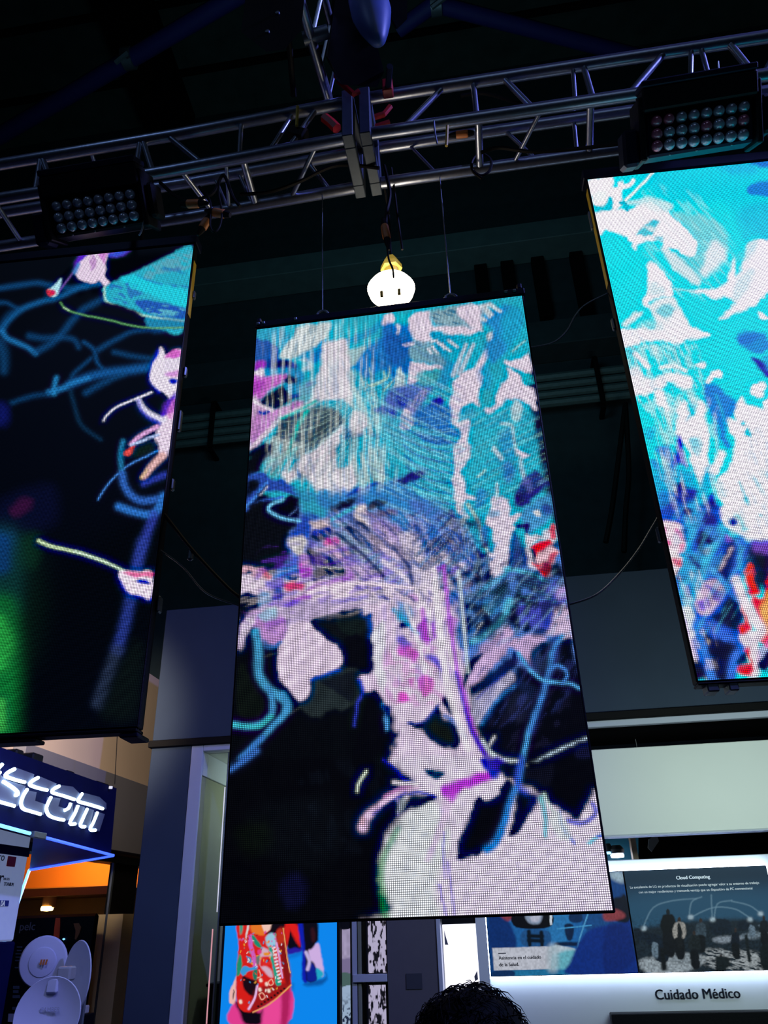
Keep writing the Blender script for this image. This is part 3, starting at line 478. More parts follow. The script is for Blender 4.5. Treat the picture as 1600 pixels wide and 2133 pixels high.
    g.P('06070c',4,[1310,340,1400,310,1420,420,1460,640,1460,690,1380,660,1370,560,1310,500]); g.P('08090f',4,[1250,580,1320,570,1340,640,1280,660]) 
    g.P('0a0c18',5,[660,1080,700,1000,780,880,860,780,960,740,960,560,1060,580,1180,660,1200,700,1100,1000,1020,1180,980,1290,900,1320,740,1260,750,1190,700,1130])
    g.P('20263c',6,[900,780,1060,740,1100,860,1000,1000,880,900],.6); g.P('1c2a50',6,[960,660,1080,680,1140,760,1040,800],.7)
    g.P('07080e',4,[1200,720,1460,720,1500,1000,1540,1130,1420,1170,1250,1230,1060,1290,1080,1120,1180,900])
    g.S('4c98d0',9,8,3,[1330,290,1260,400,1230,560,1200,680,1140,860,1060,1080,1010,1300]); g.S('3c58c0',14,12,5,[1290,320,1250,520,1200,680,1080,1060],.35); g.S('58a4d8',5,4,2.5,[980,430,1060,560,1180,650,1300,670,1400,680,1470,720]); g.S('4a88d0',5,4,3,[1220,600,1280,530,1350,560,1370,620,1330,680])
    g.S('a8bccc',4,3,2.2,[1040,1340,1160,1290,1300,1220,1440,1160,1560,1110]); g.S('c8d4dc',6,6,2.2,[680,1140,760,1250,860,1300,980,1310]); g.P('1a1c40',6,[1440,1170,1550,1140,1580,1300,1500,1360,1440,1280],.8); g.S('d0d0d8',4,3,2,[740,1180,780,1110],.8)
    # C8 ---------------------------------------------------------------------
    g.V(850,1580,3.6364)
    g.P('d6cbe0',8,[-80,160,300,200,560,60,700,0,760,150,1000,260,1080,340,1240,420,1380,330,1440,300,1620,1240,-220,1300,-260,900,-160,500,-40,300])
    g.P('cfdcd8',12,[-180,640,20,380,200,330,320,600,200,1000,240,1250,-240,1290],.6); g.P('d6cbe0',8,[-100,0,600,0,560,120,300,210,-40,190])
    g.P('b84cd0',6,[260,220,400,160,560,100,660,100,600,170,480,220,380,270,330,330,290,300]); g.P('3828a8',5,[540,0,700,0,760,60,680,110,620,120]); g.P('2c2cb0',4,[620,90,690,90,680,140,620,150],.8)
    g.P('204858',4,[130,90,200,80,270,100,240,150,190,150]); g.P('181c10',4,[0,330,30,280,120,270,200,270,170,330,60,370]); g.S('3038a8',5,4,2.5,[0,270,100,255,210,290],.9); g.S('3848b0',4,3,2.5,[-10,160,60,200],.7)
    for q in ([270,560,270,720,280,900],[300,780,330,1000,350,1180],[240,960,270,1100,290,1190]): g.S('8a78c8',3,3,2.5,q,.7)
    g.S('d0b4dc',18,6,8,[300,330,260,500,150,760],.6)
    g.P('08090e',4,[370,760,390,620,440,520,480,380,540,290,610,310,680,260,720,190,760,160,800,230,740,440,700,560,620,650,540,720,460,750,400,770])
    g.P('06070c',4,[690,60,760,30,830,40,820,110,780,150,720,130]); g.P('141020',4,[380,640,470,420,480,560,420,720],.3)
    g.P('0a0b14',4,[830,220,900,260,980,290,960,370,900,450,860,540,760,580,800,420])
    g.S('3c80c8',9,17,3.5,[860,20,840,160,780,320,720,520,660,640,600,690]); g.S('3850c0',14,12,4,[860,0,830,180,900,260],.7)
    g.P('06070b',4,[890,40,1040,0,1380,0,1400,100,1370,240,1350,330,1310,440,1250,460,1210,400,1080,330,1000,260,960,220,920,120]); g.P('16182a',6,[900,100,1100,40,1050,240,960,230],.6)
    g.P('1c2058',5,[900,260,1000,270,1000,330,920,400],.7)
    g.S('b8d0cc',5,3,2.5,[1030,270,1060,330,1100,400],.8); g.S('60b0b8',9,5,4,[1010,300,1040,450,1040,590],.8); g.S('5868c0',5,5,3,[1150,400,1170,520,1260,640],.75); g.S('4848b8',8,6,4,[1210,470,1320,490,1420,420,1400,340],.8); g.S('50b0c0',6,4,3,[1370,640,1440,590,1480,570],.8); g.S('4038b0',6,6,2.5,[1440,590,1490,580],.8)
    g.P('c8d4d8',6,[1080,400,1160,420,1240,600,1140,600,1080,500],.7)
    # C7 ---------------------------------------------------------------------
    g.V(450,1580,3.8095)
    g.P('08090c',8,[100,60,300,0,1100,0,1300,20,1400,60,1600,190,1600,230,1440,330,1600,340,1440,480,1340,620,1300,800,1300,1000,1300,1260,20,1320,30,1100,70,700])
    g.P('0e1216',20,[300,400,900,300,1000,700,700,900,300,700],.8); g.P('14163a',12,[520,1000,640,900,720,1000,680,1160,560,1180],.8); g.P('10180c',20,[160,560,400,500,420,700,240,760],.7); g.P('050609',6,[40,830,300,900,380,1280,20,1310],.9)
    g.S('3f70b8',10,6,5,[320,-60,200,30,120,90])
    g.S('2a9040',9,12,7,[1440,560,1340,760,1310,900,1320,1040,1350,1250],.55)
    g.P('06070c',4,[1180,100,1300,20,1400,60,1500,180,1410,190,1400,240,1280,330,1160,430,1120,420])
    g.S('c8d4c4',5,4,1.8,[1190,100,1140,180,1120,260]); g.S('2828a0',5,6,2.5,[1330,10,1420,80,1500,170,1580,200],.95)
    g.S('d4b8d8',7,21,2.5,[1600,225,1500,260,1400,300,1300,380,1200,460,1165,545]); g.S('3030b0',6,4,2.5,[1500,270,1400,340,1250,440],.7); g.S('c890c8',6,6,3,[1340,300,1440,250,1540,220],.7); g.S('d8d0dc',7,8,2,[1410,190,1500,200,1600,200])
    g.S('c8a0a8',8,8,3,[1160,520,1170,480],.6); g.S('8880b8',7,4,2.5,[1440,330,1440,450]); g.P('08090c',3,[1300,410,1420,330,1430,440,1340,540,1240,560])
    g.P('b8c4d0',5,[1455,330,1500,300,1500,360,1450,440,1430,400],.5)
    # feather barbs, in photograph pixels: (centre, radii, angles, count, bend)
    g.V(0,0,1.)
    def tx(col,soft,q,al,an,ln,wd,lo,hi,sd): g.P(col,soft,q,al*.46,(an,ln,wd*1.6,lo-.02,hi+.03,sd))
    tx('eef4f4',14,[560,700,760,680,800,900,820,1010,640,1020,540,900],.75,93,60,3,.50,.66,51)
    tx('1c7c98',12,[620,790,800,760,840,1000,700,1040,600,960],.55,80,50,3,.52,.68,52)
    tx('0c2028',12,[560,860,720,830,740,960,620,1000,530,960],.55,118,50,3.5,.50,.64,53)
    tx('123c8c',10,[780,700,860,690,960,800,940,1060,800,1060,760,900],.55,24,60,3,.52,.66,54)
    tx('a8e0ec',12,[760,820,950,800,950,1070,820,1090],.6,26,70,2.2,.54,.66,55)
    tx('1478a8',12,[960,880,1120,860,1150,1040,980,1060],.55,-28,50,3.5,.50,.66,56)
    tx('a0dce0',12,[960,880,1120,860,1140,1020,980,1060],.5,-30,60,2.5,.56,.68,57)
    tx('0c1850',10,[700,1060,1000,1080,1010,1250,860,1260,700,1200],1.3,42,32,4.5,.55,.66,58)
    tx('e4d4e8',10,[700,1060,960,1100,960,1260,700,1260,640,1180],.45,48,36,4,.52,.64,59)
    tx('3c78c8',10,[640,1020,900,1040,960,1160,760,1180,640,1120],.6,32,34,5,.50,.64,60)
    tx('0a1040',9,[860,1080,1000,1090,1020,1200,900,1220],1.3,-42,34,5,.52,.64,61)
    tx('3a98d8',9,[860,1060,1010,1070,1040,1220,900,1220],.7,-42,44,3.5,.56,.68,62)
    tx('06081c',9,[980,1180,1180,1180,1190,1290,1060,1340,960,1300],1.4,-50,22,7,.52,.62,63)
    tx('90b8e0',9,[980,1160,1180,1200,1190,1320,1060,1340,960,1320],.7,-48,30,4,.56,.66,64)
    tx('5848b8',10,[800,1250,960,1250,960,1420,820,1420],.5,84,34,5,.54,.68,65)
    tx('c040b0',8,[800,1360,920,1340,930,1450,820,1470],.6,30,14,6,.52,.66,66)
    tx('6a3cc0',9,[560,1140,800,1150,800,1240,560,1250],1.,-12,34,6,.52,.66,67)
    tx('f0e4f0',9,[520,1190,800,1190,800,1270,520,1280],.5,-12,44,4,.56,.66,68)
    tx('7a48a8',7,[510,1270,620,1260,620,1320,520,1320],.6,20,18,4,.52,.66,69)
    tx('2c2c50',8,[990,1350,1180,1360,1150,1560,1000,1560],.6,-56,24,6,.54,.66,70)
    tx('40509c',10,[1010,1330,1200,1330,1160,1480,1000,1500],.6,-52,40,4,.56,.68,71)
    tx('18202c',10,[640,1600,860,1600,840,1760,640,1760],.5,80,30,12,.5,.7,72)
    g.F('9adce8',1.6,1.2,(760,850),40,230,14,62,20,.28,-14,3); g.F('164c9c',1.8,1.4,(770,840),50,220,16,60,16,.2,-14,4)
    g.F('c8ecec',1.5,1.2,(770,800),30,240,98,150,22,.2,14,5); g.F('d8e8f0',1.5,1.2,(955,1060),20,150,60,130,14,.2,8,6)
    g.F('58b8e0',1.6,1.3,(1000,1290),20,180,-78,-20,16,.2,10,7); g.F('7078c8',1.5,1.3,(880,1240),20,190,180,262,20,.2,10,8); g.F('ece0f0',1.5,1.2,(905,1250),20,200,190,275,18,.2,-10,9)
    g.S('ece4f0',13,12,3,[905,1190,915,1300,935,1440,975,1560],.75); g.S('b060d0',7,6,3,[925,1180,938,1300,958,1420,992,1530],.8); g.S('5a30b8',5,8,2.5,[950,1400,975,1500,1010,1570],.8); g.S('dce8f0',7,6,2.5,[955,1190,965,1290,975,1400],.6)
    g.S('e8dcec',9,8,3,[800,1170,860,1220,900,1290],.7); g.S('3aa0c8',8,6,3,[820,1270,850,1300,870,1320],.7); g.S('e8e0f0',7,7,2.5,[845,1260,870,1330,885,1400],.6); g.S('b84cc8',8,8,4,[880,1270,890,1340],.6)
    g.S('16103c',7,5,2.5,[700,1110,760,1160,800,1200],.8); g.S('101848',8,5,3,[820,1140,850,1180,860,1230],.7); g.S('f0dcf0',6,5,2.5,[640,1235,740,1215,860,1225],.8)
    g.C=np.clip(g.C,0,1)**1.14*1.03
    X0,Y0=g.X0,g.Y0
    # overall fine detail: light variation in the bright areas
    n=(vnoise(X0/7,Y0/10,41)-.5)*.26+(vnoise(X0/3,Y0/22,42)-.5)*.2
    g.C*= (1+n)[...,None]
    return g.C
def left(X,Y):
    g=Paint(X,Y,'010308'); g.warp(2,14)
    BLU='0c4274'
    g.V(0,500,3.9024)
    def st(w0,w1,q,c=BLU,al=.8,soft=5): g.S(c,w0*.85,w1*.75,soft*1.15,q,al*.72); g.S(c,w0*.3,w1*.3,2,q,al*.4)
    st(8,10,[0,390,140,370,300,350,400,365,560,390,700,370]); st(9,8,[0,740,80,640,180,560,340,500,460,470,640,390,820,350],'125a96'); st(7,3,[0,510,60,515,150,560],al=.6)
    st(16,10,[0,740,60,620,150,560],al=.4); st(9,9,[20,740,60,800,200,860,290,920],'1a6aa8',.9,4); st(24,14,[0,840,30,950,30,1060],'0e4272',.6,8)
    st(10,12,[290,910,430,830,520,740,600,640,700,550,840,480],al=.75,soft=6); st(12,9,[240,780,360,800,480,790,600,810,640,870],al=.6); st(6,6,[680,830,760,890,790,990,830,1040],al=.8,soft=4)
    st(9,6,[800,890,960,800,1100,740,1300,730],al=.7); st(9,9,[930,910,1060,940,1200,960,1260,960],al=.6); st(12,18,[560,1180,700,1120,860,1080,1020,1060,1240,1030],'13589c',.9,6)
    st(10,10,[700,1240,860,1150,1000,1090],al=.7,soft=6); st(6,5,[570,1180,590,1100,660,1030,740,960],al=.6); st(12,9,[400,1240,520,1200,600,1160,720,1120],'1c70b0',.95,3.5); st(8,10,[460,1120,440,1200,440,1250],'1f78b4',.9,3.5); st(9,9,[400,1250,260,1270,100,1320],al=.5); st(7,5,[570,1200,590,1290,660,1500,820,1620],'0a3050',.6)
    st(8,8,[1260,740,1400,730],al=.6)
    # magenta petal top
    g.P('5a28c0',5,[620,260,640,130,680,90,850,70,1060,55,1000,120,880,130,860,90]); g.P('2c50c8',5,[880,90,1060,55,980,125,890,125],.9)
    g.P('dcc8e0',3,[620,240,680,160,760,90,850,70,880,90,860,200,860,300,890,350,850,370,800,330,760,350,690,340,620,290]); g.P('c060c0',4,[800,90,900,75,930,85,870,120,850,200,810,130],.75)
    g.P('a050a0',3,[730,130,770,120,780,230,720,240],.6,(80,10,5,.4,.6,3)); g.S('8060c0',2,2,2,[650,190,560,310,470,430],.5); g.S('3c80c0',5,8,3,[640,200,610,260],.8)
    g.P('a8d8e8',3,[400,410,470,340,500,310,490,380,450,450,420,455]); g.P('c83048',3,[390,410,440,400,450,430,410,455,388,445])
    # wing
    W2='28a8c0'
    g.P(W2,4,[840,380,1000,310,1160,230,1300,160,1420,110,1450,80,1580,95,1500,720,1300,720,1180,690,1180,620,1050,570,860,500,845,440])
    g.P('5aa0b4',5,[1150,240,1450,110,1570,110,1550,230,1300,280,1200,330,1120,280],.8,(15,16,6,.3,.7,5)); g.P('20c4d8',5,[990,310,1100,290,1250,340,1530,420,1510,540,1300,480,1120,400,1000,350])
    g.P('2050a8',4,[1110,290,1300,350,1540,380,1530,400,1250,350],.7,(15,14,5,.4,.6,8)); g.P('2468b0',4,[900,350,1080,360,1160,430,1120,520,900,480],.8,(25,14,6,.45,.65,9)); g.P('1c50ac',4,[1110,490,1260,500,1510,560,1500,640,1300,620,1150,570],.95)
    g.P('60c0cc',3,[1180,520,1480,560,1480,620,1220,600],.7,(10,18,4,.5,.7,12)); g.P('1848a0',5,[1300,200,1500,230,1480,270,1320,240],.5,(15,14,5,.4,.6,14)); g.S('b0d8c8',2.5,2.5,2,[850,380,860,490,960,540,1080,580,1200,620,1500,660],.7)
    g.P('1c74a0',5,[1180,640,1500,650,1500,715,1250,718,1190,700],.8); g.P('010308',4,[990,530,1120,590,1180,660,1190,700,1100,690,960,640,850,560,850,510])
    g.S('5a9c60',2,2.5,1.4,[490,510,540,565,640,600,780,630,930,660,1060,695,1250,715,1490,710],.85); g.S('b0d8b0',1.5,1.5,1.2,[520,550,560,575],.8)
    # flower right
    g.P('2030c0',5,[1215,1100,1240,980,1300,900,1300,1230,1240,1180]); g.P('e4d8ec',3,[1225,1080,1250,990,1290,930,1300,870,1330,900,1350,940,1480,900,1430,1290,1330,1240,1260,1200,1225,1140])
    g.P('c848b8',4,[1340,960,1400,900,1470,890,1465,950,1400,960],.9); g.P('c060c0',4,[1340,1090,1450,1050,1440,1110,1360,1110],.7); g.P('3030a8',3,[1370,1130,1440,1130,1430,1170,1400,1170]); g.P('dcd0e8',3,[1340,990,1460,960,1450,1040,1350,1060],.8)
    g.V(0,820,4.2105)
    g.P('5a28b8',6,[1400,230,1440,100,1500,20,1540,10,1530,200,1480,300,1440,260]); g.P('e2cde6',4,[1400,230,1500,170,1530,160,1500,440,1470,540,1420,560,1390,470,1360,400,1380,320,1400,280]); g.P('d070c8',5,[1470,130,1535,60,1520,200,1480,220],.7)
    g.S('e0dcf0',3,2,1.3,[1330,-10,1180,50,1020,120,930,200,910,240]); g.S('d8d4f0',7,10,3,[1215,50,1250,120,1330,190,1430,230]); g.S('4040c8',5,6,3,[1215,60,1240,140,1310,210,1400,260],.6)
    g.S('d09cd0',6,7,2.5,[1150,440,1230,370,1380,290]); g.S('a8b8e8',4,5,2,[1150,450,1280,400,1390,360]); g.P('d84848',3,[1080,530,1120,480,1180,460,1170,510,1120,550]); g.P('0a1c14',4,[1190,460,1350,390,1390,490,1260,540,1160,550],.8)
    g.S('d8a8a8',9,14,3,[1260,730,1330,640,1430,540]); g.S('c0a870',3,3,3,[1240,740,1290,670],.6)
    g.S('3c78c8',2.5,2,1.3,[1390,500,1260,560,1110,640,960,780,860,930]); g.S('1c6a98',7,7,4,[1080,420,1060,500,1060,600,1070,700],.9); g.S('2858a8',10,11,5,[1070,700,1090,800,1150,890,1250,940,1420,920]); g.S('2838a0',9,9,5,[1260,790,1350,750,1450,710],.8)
    g.S('2868b8',12,14,4,[1040,990,1150,1030,1320,1060,1400,990,1430,900]); g.S('2c3ca0',14,14,6,[1350,1060,1300,1200,1230,1400,1200,1500],.7)
    g.P('480c38',10,[90,1020,180,930,280,940,230,1040,130,1080],.8); g.P('101870',16,[-20,100,60,120,60,240,-20,260],.6); g.P('080c30',20,[0,950,400,800,500,900,450,1150,0,1250],.5)
    g.P('123068',14,[-20,1300,100,1220,150,1300,100,1480,-20,1500],.8); g.P('0c3c24',20,[120,1300,330,1250,300,1500,100,1500],.5)
    g.S('c4e0b0',6,3,1.6,[340,1290,420,1330,540,1360,680,1390,800,1430,930,1480])
    g.V(0,1150,4.7059)
    g.S('0a3a3c',70,60,18,[20,-60,60,200,40,500],.8); g.S('0a3c80',40,30,14,[0,-80,10,120],.8)
    g.S('0c7030',56,70,16,[20,560,40,900,20,1250,-20,1700],.85); g.S('2cb84c',30,40,14,[-20,700,30,900,-30,1050],.75); g.S('38a848',10,16,10,[10,1480,0,1700],.7); g.S('082014',90,70,40,[150,100,190,500,150,900],.4)
    g.S('c8e8c8',3.5,3,1.8,[730,-10,880,40,1040,100,1220,190]); g.S('26388c',16,16,8,[1400,-100,1340,150,1250,600,1150,960],.7); g.S('24304a',16,18,10,[1150,960,1060,1200,960,1480],.7); g.P('0a1410',20,[1060,1300,1300,900,1400,1000,1320,1600,1000,1600],.6)
    g.P('2828c0',5,[1170,220,1230,380,1460,470,1470,420,1260,330]); g.P('ecd8ee',3,[1165,190,1300,190,1490,200,1470,450,1380,430,1260,390,1200,300]); g.P('d82878',3,[1210,200,1490,195,1485,260,1400,240,1320,250],.8); g.P('3030a0',2.5,[1330,280,1380,265,1470,290,1460,315,1380,300])
    return g.C
def right(X,Y):
    g=Paint(X,Y,'10d0e0'); g.warp(3,12); WH='f0e8f2'
    g.V(1210,320,4.1026)
    g.P('10b4dc',14,[560,120,1400,60,1700,100,1700,700,1400,600,1200,420,700,380],.4); g.P('1470c8',5,[1440,90,1520,60,1640,50,1640,110,1500,110]); g.P('1878cc',5,[1420,320,1480,250,1600,230,1700,240,1700,360,1500,360]); g.P('1c9cd8',10,[1180,100,1440,80,1500,160,1300,180],.5)
    g.P('18a8d0',10,[1360,480,1640,440,1640,800,1500,700,1400,740,1360,640],.5)
    g.P(WH,4,[50,240,260,205,270,290,330,300,330,250,360,260,350,420,300,480,270,500,140,510,100,380])
    g.P('10b8c8',4,[100,440,180,450,240,370,270,380,270,470,200,510,120,500]); g.P('e8f0f4',4,[110,350,210,330,200,390,150,420])
    g.S(WH,7,5,2.5,[340,290,420,265,450,230]); g.S('e8f0f0',4,3,1.5,[385,400,620,160]); g.S(WH,6,5,2.5,[330,260,330,400])
    g.P(WH,4,[110,520,300,480,420,470,520,430,640,430,760,520,840,590,960,700,990,800,950,880,860,850,790,800,700,820,690,740,500,760,470,820,440,780,360,700,240,650,150,690])
    g.P('d0e0e8',5,[390,420,520,380,640,380,780,430,720,500,500,440],.7); g.S('10a8b8',5,6,2.5,[340,420,380,430,400,480])
    g.P('30b4c0',4,[480,680,600,570,680,580,640,640,600,700,510,700],.95); g.P('d8e4ec',4,[540,620,640,640,600,660],.8); g.P('48b8c4',4,[620,710,700,700,700,740,640,730],.8)
    g.P('6cc4cc',6,[780,510,1100,550,1230,680,1240,830,1180,930,1040,1040,960,1000,860,920,800,850,960,880,990,760,900,620],.9); g.P(WH,8,[1120,760,1230,800,1230,900,1100,1020,1040,1050,1040,980],.7); g.P('c8dce4',5,[1000,1120,900,1060,780,960,690,820,760,830,900,940,1000,1040,1030,1100],.9); g.P('18bcc8',6,[800,840,900,880,1000,900,980,980,880,900],.7)
    g.P(WH,4,[570,940,640,960,740,1070,790,1170,780,1220,700,1220,580,1260,600,1320,530,1270,570,1180,580,1060]); g.P('b8d8e0',6,[600,1100,720,1160,700,1210,590,1200],.8)
    g.P('d8e4ec',5,[590,1300,640,1250,780,1230,860,1340,920,1440,940,1560,680,1560,640,1420,600,1340]); g.P('44b8c4',7,[640,1320,780,1290,820,1360,720,1400,660,1380],.8); g.P(WH,5,[660,1400,740,1440,820,1340,900,1440,940,1560,660,1560],.8)
    g.P(WH,5,[940,1180,1060,1170,1200,1140,1260,1060,1310,900,1330,1060,1400,900,1440,760,1560,740,1640,780,1640,1100,1560,1220,1440,1320,1300,1370,1180,1420,1240,1360,1320,1280,1240,1220,1140,1240,1060,1200]); g.P('90d0d8',7,[1300,1160,1400,1000,1480,1000,1400,1200,1300,1260],.5); g.P('60c8d4',7,[1340,900,1440,760,1520,760,1420,920],.5)
    g.S('90d4dc',3,3,2,[790,1160,950,1170],.7)
    g.P('c8dce4',5,[360,1460,420,1390,500,1350,520,1370,440,1440,380,1480]); g.P(WH,5,[330,1520,500,1490,680,1500,900,1480,1080,1540,1060,1570,700,1600,330,1600]); g.P('98d0d8',8,[470,1480,640,1420,700,1500],.6); g.P(WH,4,[1520,1360,1560,1370,1600,1400,1540,1410,1520,1390])
    g.V(1280,680,5)
    g.P('1884c8',6,[1260,130,1350,50,1480,50,1600,90,1600,250,1480,280,1350,230]); g.P('1c68c0',6,[1280,140,1380,80,1500,100,1420,180,1320,190],.7); g.P('102c90',5,[1430,350,1520,350,1620,450,1620,560]); g.P('1c70c8',6,[1600,480,1620,300,1540,340],.5)
    g.P(WH,5,[40,50,250,70,560,50,780,20,780,110,700,180,590,170,560,90,300,90,230,110,250,170,200,200,80,220]); g.S(WH,5,3,2.5,[780,60,900,65,980,90])
    g.P('a8d8dc',6,[130,230,540,200,740,280,800,420,500,420,380,440,200,440],.75,(70,40,7,.3,.65,3)); g.P('20b8c8',8,[120,230,200,220,220,300,130,330],.8); g.P('20c0cc',8,[540,300,640,300,640,380,560,380],.8); g.S(WH,8,8,3,[220,290,280,350,350,420]); g.S('d8ecf0',5,5,2.5,[480,430,600,410,740,460])
    g.P(WH,5,[130,480,240,420,320,530,500,520,600,490,760,510,800,560,780,640,680,640,640,590,560,560,520,620,440,660,180,720]); g.P(WH,4,[420,690,500,660,550,780,560,860,520,870,450,800]); 
    g.P(WH,4,[840,390,940,370,940,430,880,430]); g.P(WH,4,[950,560,1000,480,1100,450,1110,520,1050,530,980,580]); g.P(WH,4,[1430,640,1530,580,1560,620,1540,740,1430,710])
    g.P('1c78c8',7,[940,600,1040,600,1160,700,1290,790,1220,930,1180,980,1160,1100,1210,1260,1150,1260,1060,1100,980,900,930,740]); g.S('18b0d8',4,4,3,[1000,920,1090,1080,1080,1260],.8); g.S('20a8d4',3,3,3,[1060,720,1130,920,1150,1080],.6)
    g.P('b0d8dc',6,[480,880,600,820,720,640,820,660,840,780,780,900,640,900,560,1240,480,1100],.7,(75,50,8,.3,.6,5)); g.P(WH,5,[660,860,740,780,800,940,860,880,880,780,940,830,940,960,980,1100,970,1300,990,1500,920,1720,880,1600,800,1420,780,1300,720,1220,640,1120,660,960]); g.P('18b4cc',5,[790,780,860,800,850,880,740,990,780,900],.9)
    g.P('58b8cc',6,[760,1170,900,1160,920,1280,880,1350,800,1280],.85)
    g.P('1424b0',5,[590,1480,640,1300,640,1160,680,1140,720,1300,760,1400,760,1460,660,1430]); g.P('2850b8',8,[430,1280,540,1240,620,1340,620,1500,560,1430],.8); g.P('1c78cc',10,[300,1080,420,1060,400,1200,320,1160],.5); g.P('2070cc',8,[370,1400,450,1390,470,1480,400,1480],.8)
    g.P('1c90cc',16,[420,1480,800,1480,860,1700,800,2100,480,2100,380,1700],.8); g.P('a8b8c8',6,[500,1350,560,1400,640,1620,660,1740,560,1700,520,1500],.7,(75,50,7,.3,.6,9)); g.P('101060',6,[620,1740,680,1620,760,1680,860,1700,840,1820,780,1950,700,1960]); g.P('0e1468',6,[520,1900,600,1840,640,1900,600,1960,530,1960]); g.P('2038b8',8,[460,1740,620,1720,860,1680,840,1900,700,2040,480,2000],.5)
    g.S('20a8d0',24,18,4,[1000,1500,920,1750,860,1960,800,2100]); g.P('1430b0',7,[900,1960,960,1820,1020,1740,1080,1860,1120,1960,1080,2040,900,2040]); g.P('101258',6,[940,2000,1020,1800,1080,1960,1060,2060,940,2060])
    g.P(WH,5,[1180,960,1250,980,1260,860,1320,740,1370,800,1480,850,1540,850,1560,780,1700,800,1700,2000,1560,2000,1480,2100,1300,2100,1240,1980,1160,1900,1060,1700,1080,1590,1180,1500,1240,1350,1260,1180,1190,1060]); g.P(WH,5,[1000,1500,1040,1420,1100,1300,1160,1340,1120,1430,1060,1540])
    g.P('38b8c8',4,[1360,1120,1400,1040,1440,1160,1400,1160]); g.P('38b8c8',4,[1320,1000,1360,990,1360,1030,1330,1030]); g.S('60c0cc',4,4,3,[1300,1620,1350,1740,1400,1850],.7); g.S('50b8c8',10,10,4,[1370,1800,1390,1860],.8); g.P('60c0d0',6,[1060,1600,1140,1640,1160,1780,1080,1740],.5)
    g.P('50b8c8',6,[1460,1840,1600,1900,1700,1900,1700,2060,1400,2060,1500,1950],.6,(120,30,10,.4,.65,13))
    g.P('60c4cc',8,[1400,1550,1700,1500,1700,1700,1500,1760],.4,(60,30,8,.45,.7,15))
    g.V(1340,1060,5.7654)
    g.P('1c48b8',10,[180,0,960,0,1000,200,1100,380,1500,350,1520,500,1200,700,1150,1000,1200,1900,600,2020,560,1700,400,1000,260,300]); g.S('2c98d4',26,26,7,[600,0,560,240,500,500,640,700,560,900]); g.S('38a8d8',22,24,6,[980,200,840,420,740,620,600,900,520,1120],.95); g.S('3878d0',20,16,8,[740,160,800,300,900,350],.8)
    g.P('3a98c8',9,[440,540,640,700,720,850,700,1000,600,1150,480,1100,420,900],.85)
    g.P('101060',5,[490,0,600,0,560,90,510,80]); g.P('181c78',6,[700,140,760,20,850,60,900,140,820,190,730,190]); g.P('0c0e40',5,[640,340,700,270,800,330,860,380,800,430,740,400,740,560,660,480]); g.P('8898a8',4,[740,480,820,450,790,540,750,560],.6)
    g.P(WH,7,[960,-20,1500,-20,1520,340,1300,370,1160,320,1060,260,980,160]); g.P('181c80',5,[1030,120,1090,90,1150,170,1100,210,1050,190]); g.P('58b8c4',6,[1090,70,1180,80,1240,200,1260,260,1180,260,1160,160],.8); g.P('40b8c0',5,[1390,60,1430,60,1420,110]); g.P('a050c0',6,[1000,330,1070,330,1060,390,1020,390],.6)
    g.P('e0c4d4',5,[215,180,330,150,440,200,480,260,500,450,460,530,300,560,260,400]); g.P('cc3c80',4,[400,250,460,270,470,360,430,340],.85); g.P('c83c60',4,[260,380,320,380,330,430,280,430],.85); g.P('d04880',3,[215,200,250,210,290,380,260,400],.8); g.P('c83878',4,[420,430,490,410,480,500,440,530],.6)
    g.P('e4d4dc',5,[280,480,400,540,460,600,440,700,400,800,330,700]); g.P('c83038',4,[340,610,400,580,460,620,450,690,390,690],.9); g.P('301840',5,[370,780,440,740,440,840,400,850],.8)
    g.P('1c2478',5,[480,230,530,220,530,340,490,380],.8); g.P('141c60',5,[550,580,600,580,700,680,660,720,610,680]); g.P('101450',6,[860,700,950,600,1000,480,1080,370,1140,400,1120,640,1090,780,1120,900,1120,1000,1000,900,900,780]); g.P('b8a8b8',5,[900,700,1000,560,1060,460,1080,500,1000,640,920,740],.75,(125,30,8,.35,.6,21))
    g.P('c0a8c0',5,[660,1000,760,860,900,840,980,960,900,1140,820,1260,700,1280,620,1180,640,1060],.9); g.P('3c24a0',6,[740,900,860,960,960,1000,900,1110,780,1000],.8); g.P('7038c8',6,[660,1110,740,1080,800,1160,740,1220,680,1200],.85)
    g.S('3c80d0',9,9,3.5,[820,720,960,880,1060,1010,1140,1100]); g.P('0a0c30',5,[830,1320,920,1240,1000,1080,1080,1060,1180,1200,1200,1300,1160,1400,1140,1470,980,1420]); 
    g.P('38a0c8',8,[400,900,560,900,600,1100,600,1300,520,1400,440,1140],.8); g.P('2038a8',6,[500,920,570,900,560,1050,500,1010],.7); g.P('d8e0e8',7,[440,1200,560,1180,620,1380,640,1500,560,1560,500,1400],.9); g.S('e0c8e8',9,9,4,[450,1250,540,1550,600,1800]); g.S('3030b0',8,8,3,[400,900,470,1300,590,1850],.6)
    g.S('3060d0',22,22,5,[700,1400,880,1450,1000,1560,1160,1620]); g.S('3470d0',26,24,6,[660,1400,720,1620,780,1800,840,2030]); g.P('08092c',5,[730,1480,860,1540,1100,1620,1140,1650,1060,1800,1040,1860,1040,2030,880,2030,820,1800,760,1640]); g.S('3468d0',20,16,5,[1200,1660,1120,1780,1080,1900,1060,2020])
    g.P('0c0e28',5,[590,1820,680,1820,740,1960,760,2040,600,2040]); 
    g.P('0a0a14',6,[1240,480,1320,440,1520,480,1520,1000,1400,900,1300,760,1200,800,1220,600]); g.P('7048b8',8,[1300,400,1500,400,1520,520,1340,520],.8); g.S('2c60c8',20,24,6,[1160,380,1180,560,1130,760,1100,960]); g.S('3a98d0',10,10,4,[1170,460,1160,700],.8)
